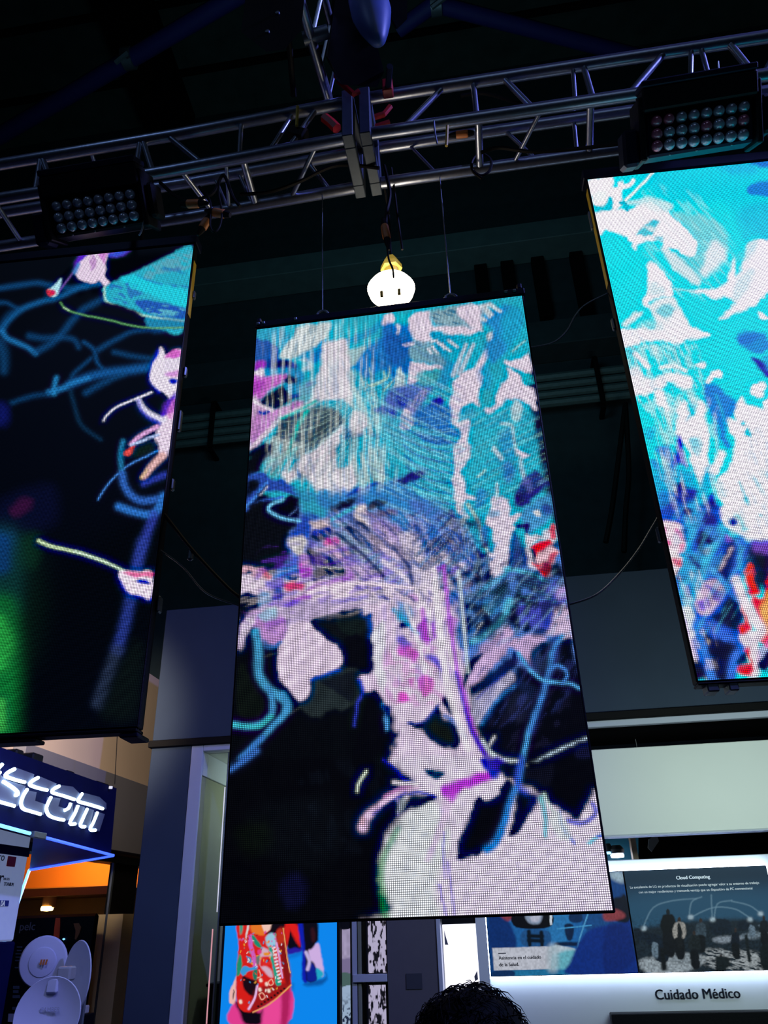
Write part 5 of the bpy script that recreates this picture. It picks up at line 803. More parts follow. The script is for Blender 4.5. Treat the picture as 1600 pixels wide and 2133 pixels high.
# ---- fashion screen -------------------------------------------------------------
YF = 5.9
def fash(X, Y):
    g = Paint(X, Y, '0888f0'); g.warp(.8, 8); g.V(440, 1900, 5.7143)
    g.P('0468c8', 6, [920, 560, 1080, 500, 1080, 460, 920, 520], .8); g.P('0560b8', 7, [950, 900, 980, 860, 960, 1000, 930, 1331, 900, 1331, 920, 1000]); g.P('0456a8', 5, [1110, 850, 1350, 780, 1360, 720, 1380, 800, 1300, 870, 1150, 880])
    g.P('2818a0', 3, [900, 440, 1000, 400, 1090, 420, 1080, 460, 1000, 490, 920, 500])
    g.P('05020a', 3, [760, 60, 1060, 60, 1080, 400, 1000, 420, 920, 430, 870, 300]); g.P('e01c10', 4, [870, 130, 960, 120, 1040, 180, 1060, 400, 1000, 330, 930, 200])
    g.P('0a1cb0', 3, [1040, 110, 1110, 100, 1140, 450, 1160, 810, 1085, 800, 1080, 450, 1050, 300]); g.P('060308', 3, [1100, 60, 1250, 60, 1280, 300, 1240, 400, 1250, 600, 1260, 800, 1140, 810, 1120, 500]); g.P('300c10', 4, [1190, 200, 1230, 200, 1240, 340, 1200, 340])
    g.P('d0b0e4', 3, [1160, 460, 1200, 440, 1270, 370, 1310, 500, 1340, 720, 1300, 760, 1220, 600, 1180, 560]); g.P('20a8c8', 3, [1250, 670, 1330, 710, 1330, 760, 1260, 800]); g.P('0a1c90', 3, [1150, 600, 1230, 640, 1260, 800, 1150, 810]); g.S('c0b0e0', 6, 6, 2, [1130, 480, 1170, 580, 1150, 680])
    g.P('f0b8b0', 2, [300, 770, 290, 1080, 240, 1090, 215, 1060, 220, 960, 260, 860]); g.P('100810', 2, [270, 920, 280, 960, 255, 1040, 260, 980])
    g.P('e43c90', 3, [230, 1331, 300, 1060, 560, 1150, 940, 900, 900, 1331]); g.P('0a0208', 5, [300, 1060, 560, 1190, 620, 1160, 590, 1331, 410, 1331, 340, 1200]); g.P('a01048', 6, [840, 960, 940, 900, 910, 1331, 830, 1331], .8); g.P('f04c9c', 6, [640, 1140, 820, 1010, 800, 1331, 620, 1331], .7)
    g.P('d81c10', 2, [340, 100, 900, 100, 900, 480, 950, 860, 860, 960, 640, 1110, 500, 1180, 380, 1180, 310, 1060, 300, 760, 330, 400]); g.P('180408', 3, [380, 760, 480, 800, 550, 820, 540, 960, 500, 1000, 430, 960, 380, 880]); g.P('600c0c', 4, [480, 1020, 560, 900, 900, 840, 950, 860, 860, 950, 560, 1170, 470, 1170], .6)
    g.P('e87820', 3, [490, 130, 620, 120, 640, 240, 600, 280, 480, 230]); g.P('f4c8b8', 2, [610, 120, 760, 120, 720, 200, 660, 240, 620, 210]); g.P('0a0204', 3, [740, 120, 870, 100, 860, 200, 780, 260, 650, 260, 700, 220]); g.P('780c08', 4, [770, 260, 860, 180, 900, 440, 950, 760, 900, 860, 850, 700, 820, 480], .9); g.P('c83010', 3, [780, 230, 850, 200, 870, 340, 800, 380], .8)
    g.P('20a088', 3, [345, 120, 380, 120, 370, 240, 345, 260]); g.P('d8e0e0', 2, [440, 140, 460, 130, 420, 300, 400, 340]); g.P('18906c', 2, [330, 520, 360, 520, 370, 640, 340, 740, 300, 740]); g.P('d060c0', 2, [440, 290, 490, 270, 500, 400, 540, 560, 540, 660, 500, 640, 480, 520, 450, 400])
    g.P('188c70', 2, [480, 290, 520, 290, 600, 400, 570, 420, 520, 380]); g.P('18a088', 2, [680, 420, 720, 410, 760, 640, 830, 830, 820, 870, 770, 860, 740, 700]); g.P('98c8e0', 3, [650, 300, 740, 250, 770, 390, 680, 410]); g.P('d0c0d8', 3, [600, 420, 700, 470, 720, 520, 600, 540, 590, 640, 650, 640, 720, 700, 730, 780, 660, 740, 580, 620],.8)
    g.P('e02820', 2, [610, 570, 660, 550, 710, 590, 700, 625, 620, 630]); g.P('e8901c', 2, [630, 480, 690, 480, 690, 510, 640, 515]); g.P('3898d8', 2, [350, 700, 400, 640, 470, 660, 540, 640, 540, 680, 450, 700, 380, 760]); g.P('3890c8', 2, [430, 540, 470, 540, 480, 600, 440, 590]); g.P('187860', 2, [500, 700, 550, 690, 540, 800, 500, 790]); g.P('70706c', 2, [540, 530, 580, 530, 570, 620, 540, 620]); g.P('e03880', 2, [555, 450, 600, 450, 600, 490, 560, 500])
    rs = np.random.RandomState(4)
    for i in range(150):
        x, y = rs.uniform(340, 870), rs.uniform(240, 1100)
        if y > 830 and x < 420: continue
        if x > 640+ (900-y)*.6+160: continue
        c = ['f0e0e8', 'e8a030', '30a890', 'd850b0', 'f0d8d0', '3898d0', '7c0c14', 'e84820'][rs.randint(8)]; s_ = rs.uniform(4, 15); 
        if y > 680 and rs.rand() < .65: continue
        g.S(c, s_/5.7, s_/5.7, 1., [x, y, x+rs.uniform(-14, 14), y+rs.uniform(-22, 22)], .9)
    for i in range(11): x, y = 760-18+0*i, 0; a_ = i/10.; g.S('f0e0e8', 3, 3, 1, [735+a_*70, 430+a_*400, 760+a_*70, 420+a_*400], .9)
    for i in range(9): a_ = i/8.; g.S('080404', 4, 4, 1, [560+a_*310, 1120-a_*210, 563+a_*310, 1120-a_*210])
    for x, y in ((590, 805), (660, 850), (685, 930), (580, 915), (350, 1060)): g.S('f0d8c8', 6, 6, 1.2, [x, y, x+3, y+12])
    g.S('e8a060', 2, 2, 1.2, [500, 1190, 700, 1090, 950, 870]); g.S('e8a060', 1.5, 1.5, 1, [860, 190, 900, 500, 940, 720]); g.S('e0a0d8', 3, 2.5, 1.2, [780, 370, 820, 600, 850, 780]); g.S('e8b8e8', 4, 3, 1.5, [450, 1150, 520, 1020, 550, 880])
    for q in ([570, 980, 610, 960, 640, 1010, 600, 1040, 570, 980], [680, 830, 720, 800, 740, 850, 700, 870, 680, 830], [550, 780, 590, 760, 570, 690]): g.S('f0a890', 1.5, 1.5, 1, q)
    return g.C
a, b = P(465.5, 2000, YF), P(702, 2000, YF); zt = P(600, 1870, YF).z; zb_ = P(600, 2300, YF).z
t = thing('fashion_screen', ((a.x+b.x)/2, YF, 0), 'bright blue screen showing a person in a patterned red shirt and pink trousers', 'screen')
MB().box(a.x-.02, b.x+.02, YF, YF+.08, zb_-.02, zt+.02, .004).build('casing', 'blk', t); MB().box(a.x+.2, b.x-.2, YF+.02, YF+.10, 0, zb_-.021, .004).build('stand', 'blk', t)
def cpx(x, y, z):
    v = Rn.T @ np.array([x, y, z-H0]); return (CX-F*v[0]/v[2], CY+F*v[1]/v[2])
led('display', t, (a.x, YF-.003, zb_), (1, 0, 0), (0, 0, 1), b.x-a.x, zt-zb_, 118, 220, fash, [cpx(a.x, YF, zt), cpx(b.x, YF, zt), cpx(b.x, YF, zb_), cpx(a.x, YF, zb_)], ledmat('fashion_display', 1, .95, False))['label'] = 'lit display face'
# ---- things in the inner room behind the glass ------------------------------------
def banner(name, px0, px1, py0, Y, label, m, h=1.8):
    a, b = P(px0, py0, Y), P(px1, py0, Y); t = thing(name, ((a.x+b.x)/2, Y, 0), label, 'banner'); MB().box(a.x, b.x, Y, Y+.02, .02, a.z, .003).build('sheet', m, t); MB().box(a.x-.01, b.x+.01, Y-.05, Y+.07, 0, .05, .01).build('base', 'steel', t); MB().box(a.x-.006, b.x+.006, Y-.008, Y+.028, a.z, a.z+.02, .003).build('top_rail', 'beige', t); return t, a, b
t, a, b = banner('red_banner', 380, 410, 1868, 6.5, 'dark red upright banner behind the glass next to the white frame', 'maroon')
for k, px in enumerate((381, 388, 396)): text('R', 'lettering', t, P(px+2, 1936, 6.49), ux, uz, .03, 'gpatch', .002)
MB().box(a.x, b.x, 6.488, 6.5, P(380, 1956, 6.5).z, P(380, 1951, 6.5).z).build('stripe', 'beige', t)
t, a, b = banner('white_banner', 424, 452, 1884, 6.9, 'white upright banner with red top and blue picture behind the glass', 'bannerw')
def zz(py, Y=6.9): return P(438, py, Y).z
MB().box(a.x+.002, b.x-.002, 6.885, 6.9, zz(1908), zz(1884)).build('red_head', 'red', t); MB().box(a.x+.002, b.x-.002, 6.885, 6.9, zz(1950), zz(1910)).build('blue_picture', mat('blue_print', (.02, .12, .28), .4), t); MB().box(a.x+.002, b.x-.002, 6.885, 6.9, zz(1974), zz(1957)).build('red_band', 'red', t)
MB().lathe([(.035, -.002), (.05, 0), (.035, .002), (.03, 0), (.035, -.002)], Matrix.Translation((a.x+.09, 6.89, zz(1992))) @ Matrix.Rotation(math.pi/2, 4, 'X'), 18).build('round_mark', 'red', t)
# visitor silhouettes low in the room: dark shelf
a, b = Vector((x2+.02, 6.4, P(405, 2055, 6.4).z)), P(470, 2055, 6.4); t = thing('dark_counter', (a.x, 6.4, 0), 'black counter behind the glass below the banners', 'counter'); MB().box(a.x+.02, b.x+.02, 6.35, 6.48, .0, a.z, .01).build('body', 'blk', t); MB().box(a.x+.01, b.x+.03, 6.33, 6.6, a.z, a.z+.02, .005).build('top', 'navy', t)
# glass door and the bright highlight on its edge, made as glowing tubes
t = thing('glass_door', P(455, 1900, YS+.1), 'frameless glass pane inside the pale frame left of the middle screen', 'glass door')
a, b = P(426, 1600, YS+.12), P(462, 1640, YS+.12); MB().box(a.x, P(463, 1800, YS+.12).x, YS+.12, YS+.13, .02, H0+.206*YS).build('pane', 'glass', t); 
xt = P(463, 1760, YS+.1).x; MB().box(xt, xt+.012, YS+.10, YS+.14, .02, H0+.206*YS, .002).build('edge_profile', 'steel', t); MB().tube([(xt-.006, YS+.095, P(463, 1640, 6.1).z), (xt-.006, YS+.095, P(450, 1900, 6.1).z)], .004, 8).build('edge_highlight', 'tube', t); MB().tube([(xt-.03, YS+.095, P(446, 1935, 6.1).z), (xt-.03, YS+.095, .4)], .005, 8).build('edge_highlight', 'pinkt', t, label='pink lower edge highlight')
# ================= left side: neighbour stand, sign, shop ============================
XL = -3.4; XS = -2.80
tp = PX(330, 1415, XL); bt = PX(260, 1785, XL); ed = PX(165, 1596, XL)
struct(MB().box(XL-.1, XL, 3.2, 7.6, bt.z, tp.z), 'wall_side', 'beige'); struct(MB().box(XL, XL+.10, 5.16, 7.7, bt.z+.02, ed.z, .004), 'trim_10', 'gdark')  # bulkhead in a darker grey than the wall
struct(MB().box(XL-.12, XL+.02, 3.2, 7.7, bt.z-.06, bt.z), 'trim_11', mat('dark_teal_trim', (.02, .05, .055)))
a, b = PX(240, 1790, XL), PX(283, 1790, XL); struct(MB().box(XL-.04, XL+.01, a.y, b.y+.05, 0, bt.z-.06), 'wall_post', 'trimb')
solo(MB().tube([PX(247, 1480, XS-.05), PX(247, 1480, XS-.05)+(PX(239, 1634, XS-.05)-PX(247, 1480, XS-.05))*1.0], .003, 5), 'sign_hanger', 'rub', 'thin wire hanging in front of the beige wall above the sign', 'wire')
# sign -------------------------------------------------------------------------------
XS = -2.80
c = [PX(243, 1642, XS), PX(231, 1779, XS)]; tl = PX(0, 1556, XS); bl = PX(0, 1717, XS)
def ext(p, q, k): return p+(p-q)*k
TLp = ext(tl, c[0], .45); BLp = ext(bl, c[1], .45)
t = thing('shop_sign', ((c[0]+c[1])/2), 'dark blue hanging sign with white lit letters scom at lower left', 'sign')
MB().slab([TLp, c[0], c[1], BLp], (-.10, 0, 0)).build('board', 'signb', t)
def s3(x, y, dx=.0): p = PX(x/6.1538, 1540+y/6.1538, XS+dx); return p
faces = dict(s=([90, 400, 180, 370, 400, 450, 370, 590, 60, 470], [-60, 440, 60, 530, 290, 600, 230, 740, 190, 860, -60, 780]), c=([380, 500, 480, 480, 690, 570, 650, 660, 370, 590], [280, 650, 430, 680, 410, 790, 560, 840, 520, 970, 330, 930, 270, 840]), o=([680, 640, 760, 590, 900, 610, 1010, 720, 980, 790, 670, 690], [600, 740, 740, 760, 710, 860, 830, 900, 900, 820, 900, 1000, 830, 1040, 700, 1020, 590, 900]), m=([1010, 780, 1050, 690, 1240, 740, 1330, 820, 1330, 900, 1000, 800], [960, 840, 1050, 870, 990, 1100, 900, 1080], [1080, 880, 1170, 910, 1110, 1140, 1030, 1110], [1210, 930, 1310, 960, 1240, 1180, 1150, 1150]))
for k, polys in faces.items():
    L = MB()
    for q in polys: L.slab([s3(q[i], q[i+1]) for i in range(0, len(q), 2)], (.02, 0, 0))
    lo = L.build('letter', 'face', t, label='grey letter '+k); 
lines = dict(s=([-60, 400, 0, 430], [30, 320, -10, 360, -30, 400], [190, 380, 110, 420, 70, 470, 190, 517, 318, 551], [40, 540, 150, 610, 220, 670, 225, 710, 195, 715], [-60, 785, 60, 820, 185, 855]), c=([490, 490, 420, 530, 380, 580, 480, 622, 605, 653], [350, 640, 300, 720, 270, 820, 300, 890, 400, 925, 520, 960]), o=([760, 600, 700, 630, 670, 680, 820, 727, 955, 772], [655, 740, 610, 830, 595, 900, 630, 975, 720, 1015, 820, 1035], [905, 820, 880, 880, 830, 910]), m=([1055, 695, 1020, 750, 1005, 795, 1160, 840, 1320, 890], [1000, 850, 960, 950, 895, 1075, 965, 1085], [1120, 890, 1070, 1000, 1030, 1105, 1090, 1120], [1250, 935, 1200, 1060, 1155, 1155, 1225, 1165]))
for k, ll in lines.items():
    for q in ll: MB().tube(curve([s3(q[i], q[i+1], .028) for i in range(0, len(q), 2)], 4), .0105, 6).build('neon_line', 'neonw', t, True)
for k, (x, y, w_, h_) in enumerate(((280, 190, 90, 60), (510, 260, 120, 110), (930, 450, 90, 40), (1340, 600, 150, 70))):
    p = s3(x-w_/2, y-h_/2); q = s3(x+w_/2, y+h_/2); MB().box(XS-.09, XS-.01, min(p.y, q.y), max(p.y, q.y), min(p.z, q.z), max(p.z, q.z)+.02, .008).build('floodlight', 'blk', t)
p = s3(1385, 620); MB().lathe([(.0, -.01), (.013, -.008), (.013, .008), (0, .01)], Matrix.Translation(p+Vector((.02, 0, 0))), 10).build('indicator', 'tube', t)
# canopy under the sign with blue neon
Zc = c[1].z; kk = PZ(62, 1808, Zc); n0 = BLp.copy(); n0.z = Zc
t = thing('sign_canopy', kk, 'dark blue three-cornered canopy edged with blue neon under the sign', 'canopy')
cf = PX(67, 1739, XS); MB().slab([cf+Vector((.01, 0, -.008)), c[1]+Vector((.01, 0, -.008)), kk+Vector((0, 0, -.008))], (0, 0, .006)).build('board', mat('deep_blue_soffit', (.004, .03, .50), .6), t)
MB().tube([BLp+Vector((.02, 0, -.01)), PX(62, 1736, XS+.02)], .011, 6).build('neon_edge', 'neonc', t, True); MB().tube([PX(84, 1742, XS+.02), c[1]+Vector((.02, 0, -.01))], .010, 6).build('neon_edge', 'neonb', t, True); MB().tube([c[1]+Vector((.02, 0, -.01)), kk+Vector((0, 0, -.015))], .010, 6).build('neon_edge', 'neonb', t, True)
lw = P(-8, 2010, kk.y-.9); MB().tube([kk+Vector((0, 0, -.015)), lw], .012, 6).build('neon_drop', 'neonc', t, True); jn = PX(73, 1739, XS); MB().box(XS+.002, XS+.03, jn.y-.06, jn.y+.08, jn.z-.02, jn.z+.015, .003).build('joint', 'steel', t)
# white column with small trade marks
XC = -3.2
q = [PX(-70, 1700, XC), PX(65, 1746, XC)]; zc0 = PX(38, 1960, XC).z
t = thing('logo_column', (XC, q[1].y, 0), 'white illuminated column with small printed marks at the left edge', 'column')
ym = q[1].y; MB().box(XC-.6, XC, ym-1.6, ym, zc0, q[1].z+.25, .01).build('panel', mat('bluish_white_panel', (.62, .68, .85), .5, emit=(.35, .45, .75), es=.28), t); MB().box(XC-.62, XC+.01, ym-1.62, ym+.01, 0, zc0-.001, .01).build('base', 'signb', t)
yb = PX(60, 1770, XC); MB().box(XC, XC+.006, ym-1.6, ym, yb.z-.045, yb.z+.01).build('blue_band', 'signb', t)
def onc(px, py): return PX(px, py, XC+.002)
uy = (0, 1, 0)
a, b = onc(17, 1783), onc(30, 1806); MB().box(XC, XC+.006, a.y, b.y, b.z, a.z, .002).build('red_mark', 'red', t)

def oc(s_, x0_, y0_, x1_, m_, h_, bold=0.): a_, b_ = onc(x0_, y0_), onc(x1_, y0_+(x1_-x0_)*.15); return text(s_, 'lettering', t, a_, uy, uz, abs(b_.y-a_.y), m_, .002, h_/1620*5.7, 0., bold)
oc('ro', -4, 1792, 8, 'inkg', 9); oc('r', -3, 1842, 5, 'ink', 15, .03); oc('TITANIUM', 7, 1845, 27, 'inkg', 6, .03); oc('RACKS', 7, 1833, 19, 'inkg', 4)
a, b = onc(-4, 1875), onc(16, 1888); MB().box(XC, XC+.006, a.y, b.y, b.z, a.z).build('blue_label', mat('blue_label', (.03, .06, .28)), t); a_, b_ = PX(1, 1887, XC+.008), PX(9, 1888, XC+.008); text('DA', 'lettering', t, a_, uy, uz, abs(b_.y-a_.y), 'inkw', .002, .03)
# shop interior ---------------------------------------------------------------------
def pz(py, Y, px=150): return P(px, py, Y).z
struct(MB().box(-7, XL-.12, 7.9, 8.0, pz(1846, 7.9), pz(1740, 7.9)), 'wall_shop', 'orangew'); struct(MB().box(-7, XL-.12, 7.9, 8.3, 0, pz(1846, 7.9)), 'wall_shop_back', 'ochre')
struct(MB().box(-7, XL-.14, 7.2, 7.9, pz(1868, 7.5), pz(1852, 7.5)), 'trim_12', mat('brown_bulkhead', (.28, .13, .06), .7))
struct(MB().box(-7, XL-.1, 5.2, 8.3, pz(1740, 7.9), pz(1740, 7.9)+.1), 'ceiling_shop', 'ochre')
p = P(98, 1893, 7.3); t = thing('shop_spotlight', p, 'small bright warm ceiling spotlight in the orange shop', 'lamp'); MB().lathe([(.0, -.02), (.05, -.015), (.055, .0), (.05, .02)], Matrix.Translation(p), 16).build('lens', 'spot', t, True); MB().lathe([(.06, .0), (.06, .10), (.02, .12)], Matrix.Translation(p+Vector((0, .02, .01))), 14).build('housing', 'ochre', t, True)
YB = 6.6; a, b = P(20, 1905, YB), P(203, 1902, YB)
t = thing('poster_board', ((a.x+b.x)/2, YB, 0), 'tall black poster board with an orange red bottle print in the shop', 'poster')
MB().box(a.x-.2, b.x, YB, YB+.05, .02, b.z, .02).build('board', 'poster', t); MB().box(a.x-.1, b.x+.02, YB-.08, YB+.13, 0, .03, .005).build('foot', 'blk', t)
def qp(m, name, q, d=-.006, pp=None): 
    L = MB().slab([P(q[i]/5.719, 1760+q[i+1]/5.719, YB-.001) for i in range(0, len(q), 2)], (0, d, 0)); return L.build(name, m, pp or t)
qp('redp', 'bottle_print', [668, 870, 718, 870, 718, 960, 712, 1060, 700, 1190, 690, 1230, 650, 1220, 600, 1180, 640, 1110, 655, 960]); qp('redp', 'bottle_print', [700, 1190, 715, 1160, 760, 1280, 790, 1400, 790, 1440, 760, 1440]); qp('redp', 'bottle_print', [420, 1640, 455, 1640, 440, 1740, 415, 1740]); qp(mat('brown_print', (.35, .12, .03)), 'drop_print', [880, 935, 940, 930, 970, 980, 950, 1060, 910, 1130, 895, 1120, 905, 1020])
text('pelc', 'lettering', t, P(232/5.719, 1760+1020/5.719, YB-.002), ux, uz, P(72, 1900, YB).x-P(41, 1900, YB).x, 'inkgold', .002)
for k, (x, y, w_) in enumerate(((205, 1210, 60), (205, 1250, 50), (190, 1290, 110), (190, 1330, 100), (185, 1370, 90), (180, 1455, 60), (160, 1680, 70), (160, 1730, 60), (155, 1790, 80), (150, 1930, 40))):
    qp(mat('grey_text_print', (.05, .07, .09)) if k == 0 else bpy.data.materials['grey_text_print'], 'text_line', [x, y, x+w_, y, x+w_, y+(14 if k < 6 else 34), x, y+(14 if k < 6 else 34)])
qp('gpatch', 'label_patch', [105, 2010, 170, 2010, 160, 2110, 98, 2105])
p = P(760/5.719, 1760+1122/5.719, YB-.01); MB().lathe([(0, -.008), (.012, 0), (0, .008)], Matrix.Translation(p), 10).build('blue_dot', 'neonc', t)
a, b = P(183, 2000, 6.9), P(222, 2000, 6.9); struct(MB().box(a.x, b.x+.1, 6.9, 7.1, 0, pz(1905, 6.9, 210)), 'wall_cream_pillar', 'ylt')
a = PX(240, 1790, XL); struct(MB().box(XL-.01, XL+.008, a.y-.03, a.y-.001, 0, bt.z-.06), 'trim_13', 'steel')
# dishes ----------------------------------------------------------------------------
def dish(p, rad, nrm, label, spin=0., cover=False, depth=.28, sx=1.):
    t = thing('dish_antenna', p, label, 'antenna', 'dish antennas at lower left'); n = Vector(nrm).normalized(); M = Matrix.Translation(p) @ n.to_track_quat('Z', 'Y').to_matrix().to_4x4()
    if cover: MB().lathe([(0, .02), (rad*.3, .019), (rad*.55, .012), (rad*.58, .006), (rad*.94, 0), (rad, -.012), (rad*.97, -.03), (rad*.6, -rad*.25), (0, -rad*.32)], M, 40, sx).build('reflector', 'dish', t, True)
    else: MB().lathe([(0, -depth*rad), (rad*.5, -depth*rad*.78), (rad*.85, -depth*rad*.3), (rad, 0), (rad*1.02, -.006), (rad*.88, -depth*rad*.42), (rad*.5, -depth*rad*.9), (0, -depth*rad*1.15)], M, 40, sx).build('reflector', 'dish', t, True)
    return t, M
p = P(89, 2004, 5.35); t, M = dish(p, .150, (.25, -1, -.05), 'round white dish cover with small orange mark, upper left of the three', cover=True)
for k in range(3): q = M @ Vector((0, 0, .022)); a = P(82+k*5.5, 2010, q.y-.012); MB().slab([a, a+Vector((.012, 0, 0)), a+Vector((.018, 0, .03)), a+Vector((.006, 0, .03))], (0, -.003, 0)).build('orange_mark', 'orange', t)
p = P(158, 2034, 5.25); t, M = dish(p, .195, (-.62, -.78, .0), 'white dish antenna seen from the side, right of the covered dish', depth=.2)
fq = P(139, 2029, 4.98); MB().box(fq.x-.05, fq.x+.035, fq.y-.03, fq.y+.05, fq.z-.035, fq.z+.04, .01).build('feed_box', 'gpatch', t)
p2 = P(97, 2115, 4.8); t3, M = dish(p2, .186, (.1, -1, .15), 'large white dish antenna cut by the bottom edge of the photo')
text('CAMBER', 'lettering', t3, M @ Vector((-.06, .02, -.04)), ux, uz, .12, 'ltg', .002)
a = P(111, 2054, 4.85); MB().box(a.x-.033, a.x+.033, 4.83, 4.88, a.z-.035, a.z+.04, .008).build('top_bracket', 'dish', t3)
MB().tube([(p2.x, p2.y+.12, .02), (p2.x, p2.y+.12, p2.z)], .02, 8).build('mast', 'steel', t3, True)
# the masts reach the floor behind the dishes
for o_, q in ((bpy.data.objects['dish_antenna'], P(89, 2004, 5.35)), (bpy.data.objects['dish_antenna.001'], p)):
    MB().tube([(q.x+.02, q.y+.10, .02), (q.x+.02, q.y+.10, q.z)], .018, 8).build('mast', 'steel', o_, True)
a, b = P(158, 2095, 5.9), P(178, 2112, 5.9); t = thing('small_device', (a.x, 5.9, 0), 'small white device with orange top on a black stand right of the dishes', 'device'); MB().box(a.x, b.x, 5.85, 5.95, b.z, a.z, .006).build('body', 'bannerw', t); MB().box(a.x+.02, b.x-.03, 5.86, 5.94, a.z, a.z+.05, .01).build('orange_top', 'orange', t); MB().box(a.x-.02, b.x+.02, 5.83, 6.0, 0, b.z-.001, .005).build('stand', 'blk', t)
# ================= the three led screens ===========================================
LW, LH, PITCH = .96, 1.92, .005
def screen(name, label, o0, ux, fn, quad, gain=1.75):
    ux = Vector(ux).normalized(); nb = Vector((-ux.y, ux.x, 0)); o0 = Vector(o0)
    t = thing(name, o0+ux*LW/2, label, 'led screen', 'hanging led screens')
    led('display', t, o0, ux, (0, 0, 1), LW, LH, 192, 384, fn, quad, ledmat(name+'_leds', PITCH, gain))['label'] = 'lit dot matrix face'
    def ob(x0, x1, y0, y1, z0, z1, nm, m, b=.003, **k):
        L = MB(); L.box(x0, x1, y0, y1, z0, z1, b); L.v = [tuple(o0+ux*v[0]+nb*v[1]+Vector((0, 0, v[2]))) for v in L.v]; return L.build(nm, m, t, **k)
    return t, ob, ux, nb, o0
# painted picture coordinates = the photograph's pixels
YC = 2.1153; x0 = -.3488*YC
x1c = x0+LW; zb0 = H0+.0050*YC
t, ob, ux_, nb, o0 = screen('middle_screen', 'large middle led screen with blue and lilac feather picture hanging from two wires', (x0, YC, zb0), (1, 0, 0), center, [cpx(x0, YC, zb0+LH), cpx(x1c, YC, zb0+LH), cpx(x1c, YC, zb0), cpx(x0, YC, zb0)])
ob(-.006, LW+.006, .002, .045, -.006, LH+.004, 'cabinet', 'blk'); ob(-.008, LW+.012, -.004, .05, LH+.005, LH+.036, 'hanging_bar', 'navy', .004)
for x in (.0, .02, .14, .90, .93): ob(x, x+.012, -.012, -.003, LH+.016, LH+.026, 'bolt', 'steel', .002)
ob(LW-.012, LW+.004, .0, .03, LH+.036, LH+.06, 'corner_lug', 'navy'); ob(-.004, .012, .0, .03, LH+.036, LH+.055, 'corner_lug', 'navy')
# hanging wires with shackles
for i, (px, top) in enumerate(((672, (672, 452)), (937, (914, 345)))):
    b = P(px, 632 if i == 0 else 600, YC+.02); zt = H0+2.755; tt = Vector((P(top[0], top[1], 2.235).x, 2.225, H0+2.728))
    b = Vector((b.x, YC+.02, zb0+LH+.0365)); 
    t = thing('hanging_wire', b, ['thin steel wire with shackle holding the middle screen, left of the lamp', 'thin steel wire with shackle holding the middle screen, right of the lamp'][i], 'wire', 'wires holding the middle screen')
    MB().tube([b+Vector((0, 0, .035)), tt], .0022, 6).build('wire', 'steel', t); 
    MB().tube([b+Vector((.022*math.cos(a), 0, .008+.024*math.sin(a))) for a in [math.pi*k/8 for k in range(9)]], .0045, 6).build('shackle', 'steel', t, True); MB().tube([b+Vector((-.028, 0, .006)), b+Vector((.028, 0, .006))], .006, 6).build('shackle_pin', 'steel', t, True)
# left screen
def unit(vx):
    vy = 1915-.0326*(vx-800); c_ = -np.array([vx-CX, CY-vy, -F]); v = R @ c_; return Vector((v[0], v[1], 0)).normalized()
ul = unit(-20667); pr = P(403.5, 509, 2.138); zl = pr.z-LH; o_ = Vector((pr.x, pr.y, zl))-ul*LW; pe = Vector((pr.x, pr.y, zl))
t, ob, ux_, nb, o0 = screen('left_screen', 'left led screen, mostly black with thin blue branches and a green glow', o_, ul, left, [cpx(o_.x, o_.y, zl+LH), cpx(pe.x, pe.y, zl+LH), cpx(pe.x, pe.y, zl), cpx(o_.x, o_.y, zl)], 1.9)
ob(-.004, LW+.004, .002, .042, -.004, LH+.004, 'cabinet', 'blk'); ob(-.01, LW+.012, -.006, .06, LH+.005, LH+.05, 'hanging_bar', 'navy'); ob(-.01, LW+.002, -.002, .05, -.016, -.005, 'bottom_rail', 'blk'); ob(LW-.05, LW+.006, .0, .09, -.03, -.017, 'bottom_foot', 'navy'); ob(.52, .66, .0, .06, -.028, -.017, 'cable_cover', 'blk')
ob(LW+.0045, LW+.007, .006, .036, 1.56, 1.84, 'yellow_edge', 'yel', .001, label='yellow edge strip')  # yellow strip on the upper cabinet side
for z, h_, w_ in ((.36, .055, .028), (.80, .045, .022), (1.04, .09, .022), (1.28, .045, .02), (1.66, .04, .02)): ob(LW+.0045, LW+.016, .028, .028+w_, z, z+h_, 'edge_latch', 'steel', .005)
for x in (.3, .72):
    p = o0+ux_*x+nb*.03+Vector((0, 0, LH+.05)); s_ = MB().tube([p, p+Vector((0, 0, .16)), Vector((p.x, p.y+.02, H0+2.70))], .006, 6).build('hanging_strap', 'rub', t)
# right screen
ur = unit(-21000); pl = P(1224, 374, 2.1129); zr = P(1446, 1409, 2.1129).z; o_ = Vector((pl.x, pl.y, pl.z-LH)); zr = o_.z; pe = o_+ur*LW
t, ob, ux_, nb, o0 = screen('right_screen', 'right led screen with bright turquoise and white picture, cut by the photo edge', o_, ur, right, [cpx(o_.x, o_.y, zr+LH), cpx(pe.x, pe.y, zr+LH), cpx(pe.x, pe.y, zr), cpx(o_.x, o_.y, zr)], 2.1)
ob(-.004, LW+.004, .002, .042, -.004, LH+.004, 'cabinet', 'blk'); ob(-.014, LW+.012, -.006, .06, LH+.005, LH+.05, 'hanging_bar', 'navy'); ob(-.0068, -.0045, .006, .036, 1.40, 1.88, 'yellow_edge', 'yel', .001, label='yellow edge strip')
for z, h_ in ((.42, .05), (1.22, .05), (1.70, .09)): ob(-.014, -.0045, .03, .048, z, z+h_, 'edge_latch', 'steel', .004)
ob(.02, .05, .0, .05, -.03, -.005, 'bottom_bracket', 'steel'); ob(.075, .10, .0, .05, -.03, -.005, 'bottom_bracket', 'steel'); ob(-.003, .96, -.002, .045, -.012, -.0045, 'bottom_rail', 'blk')
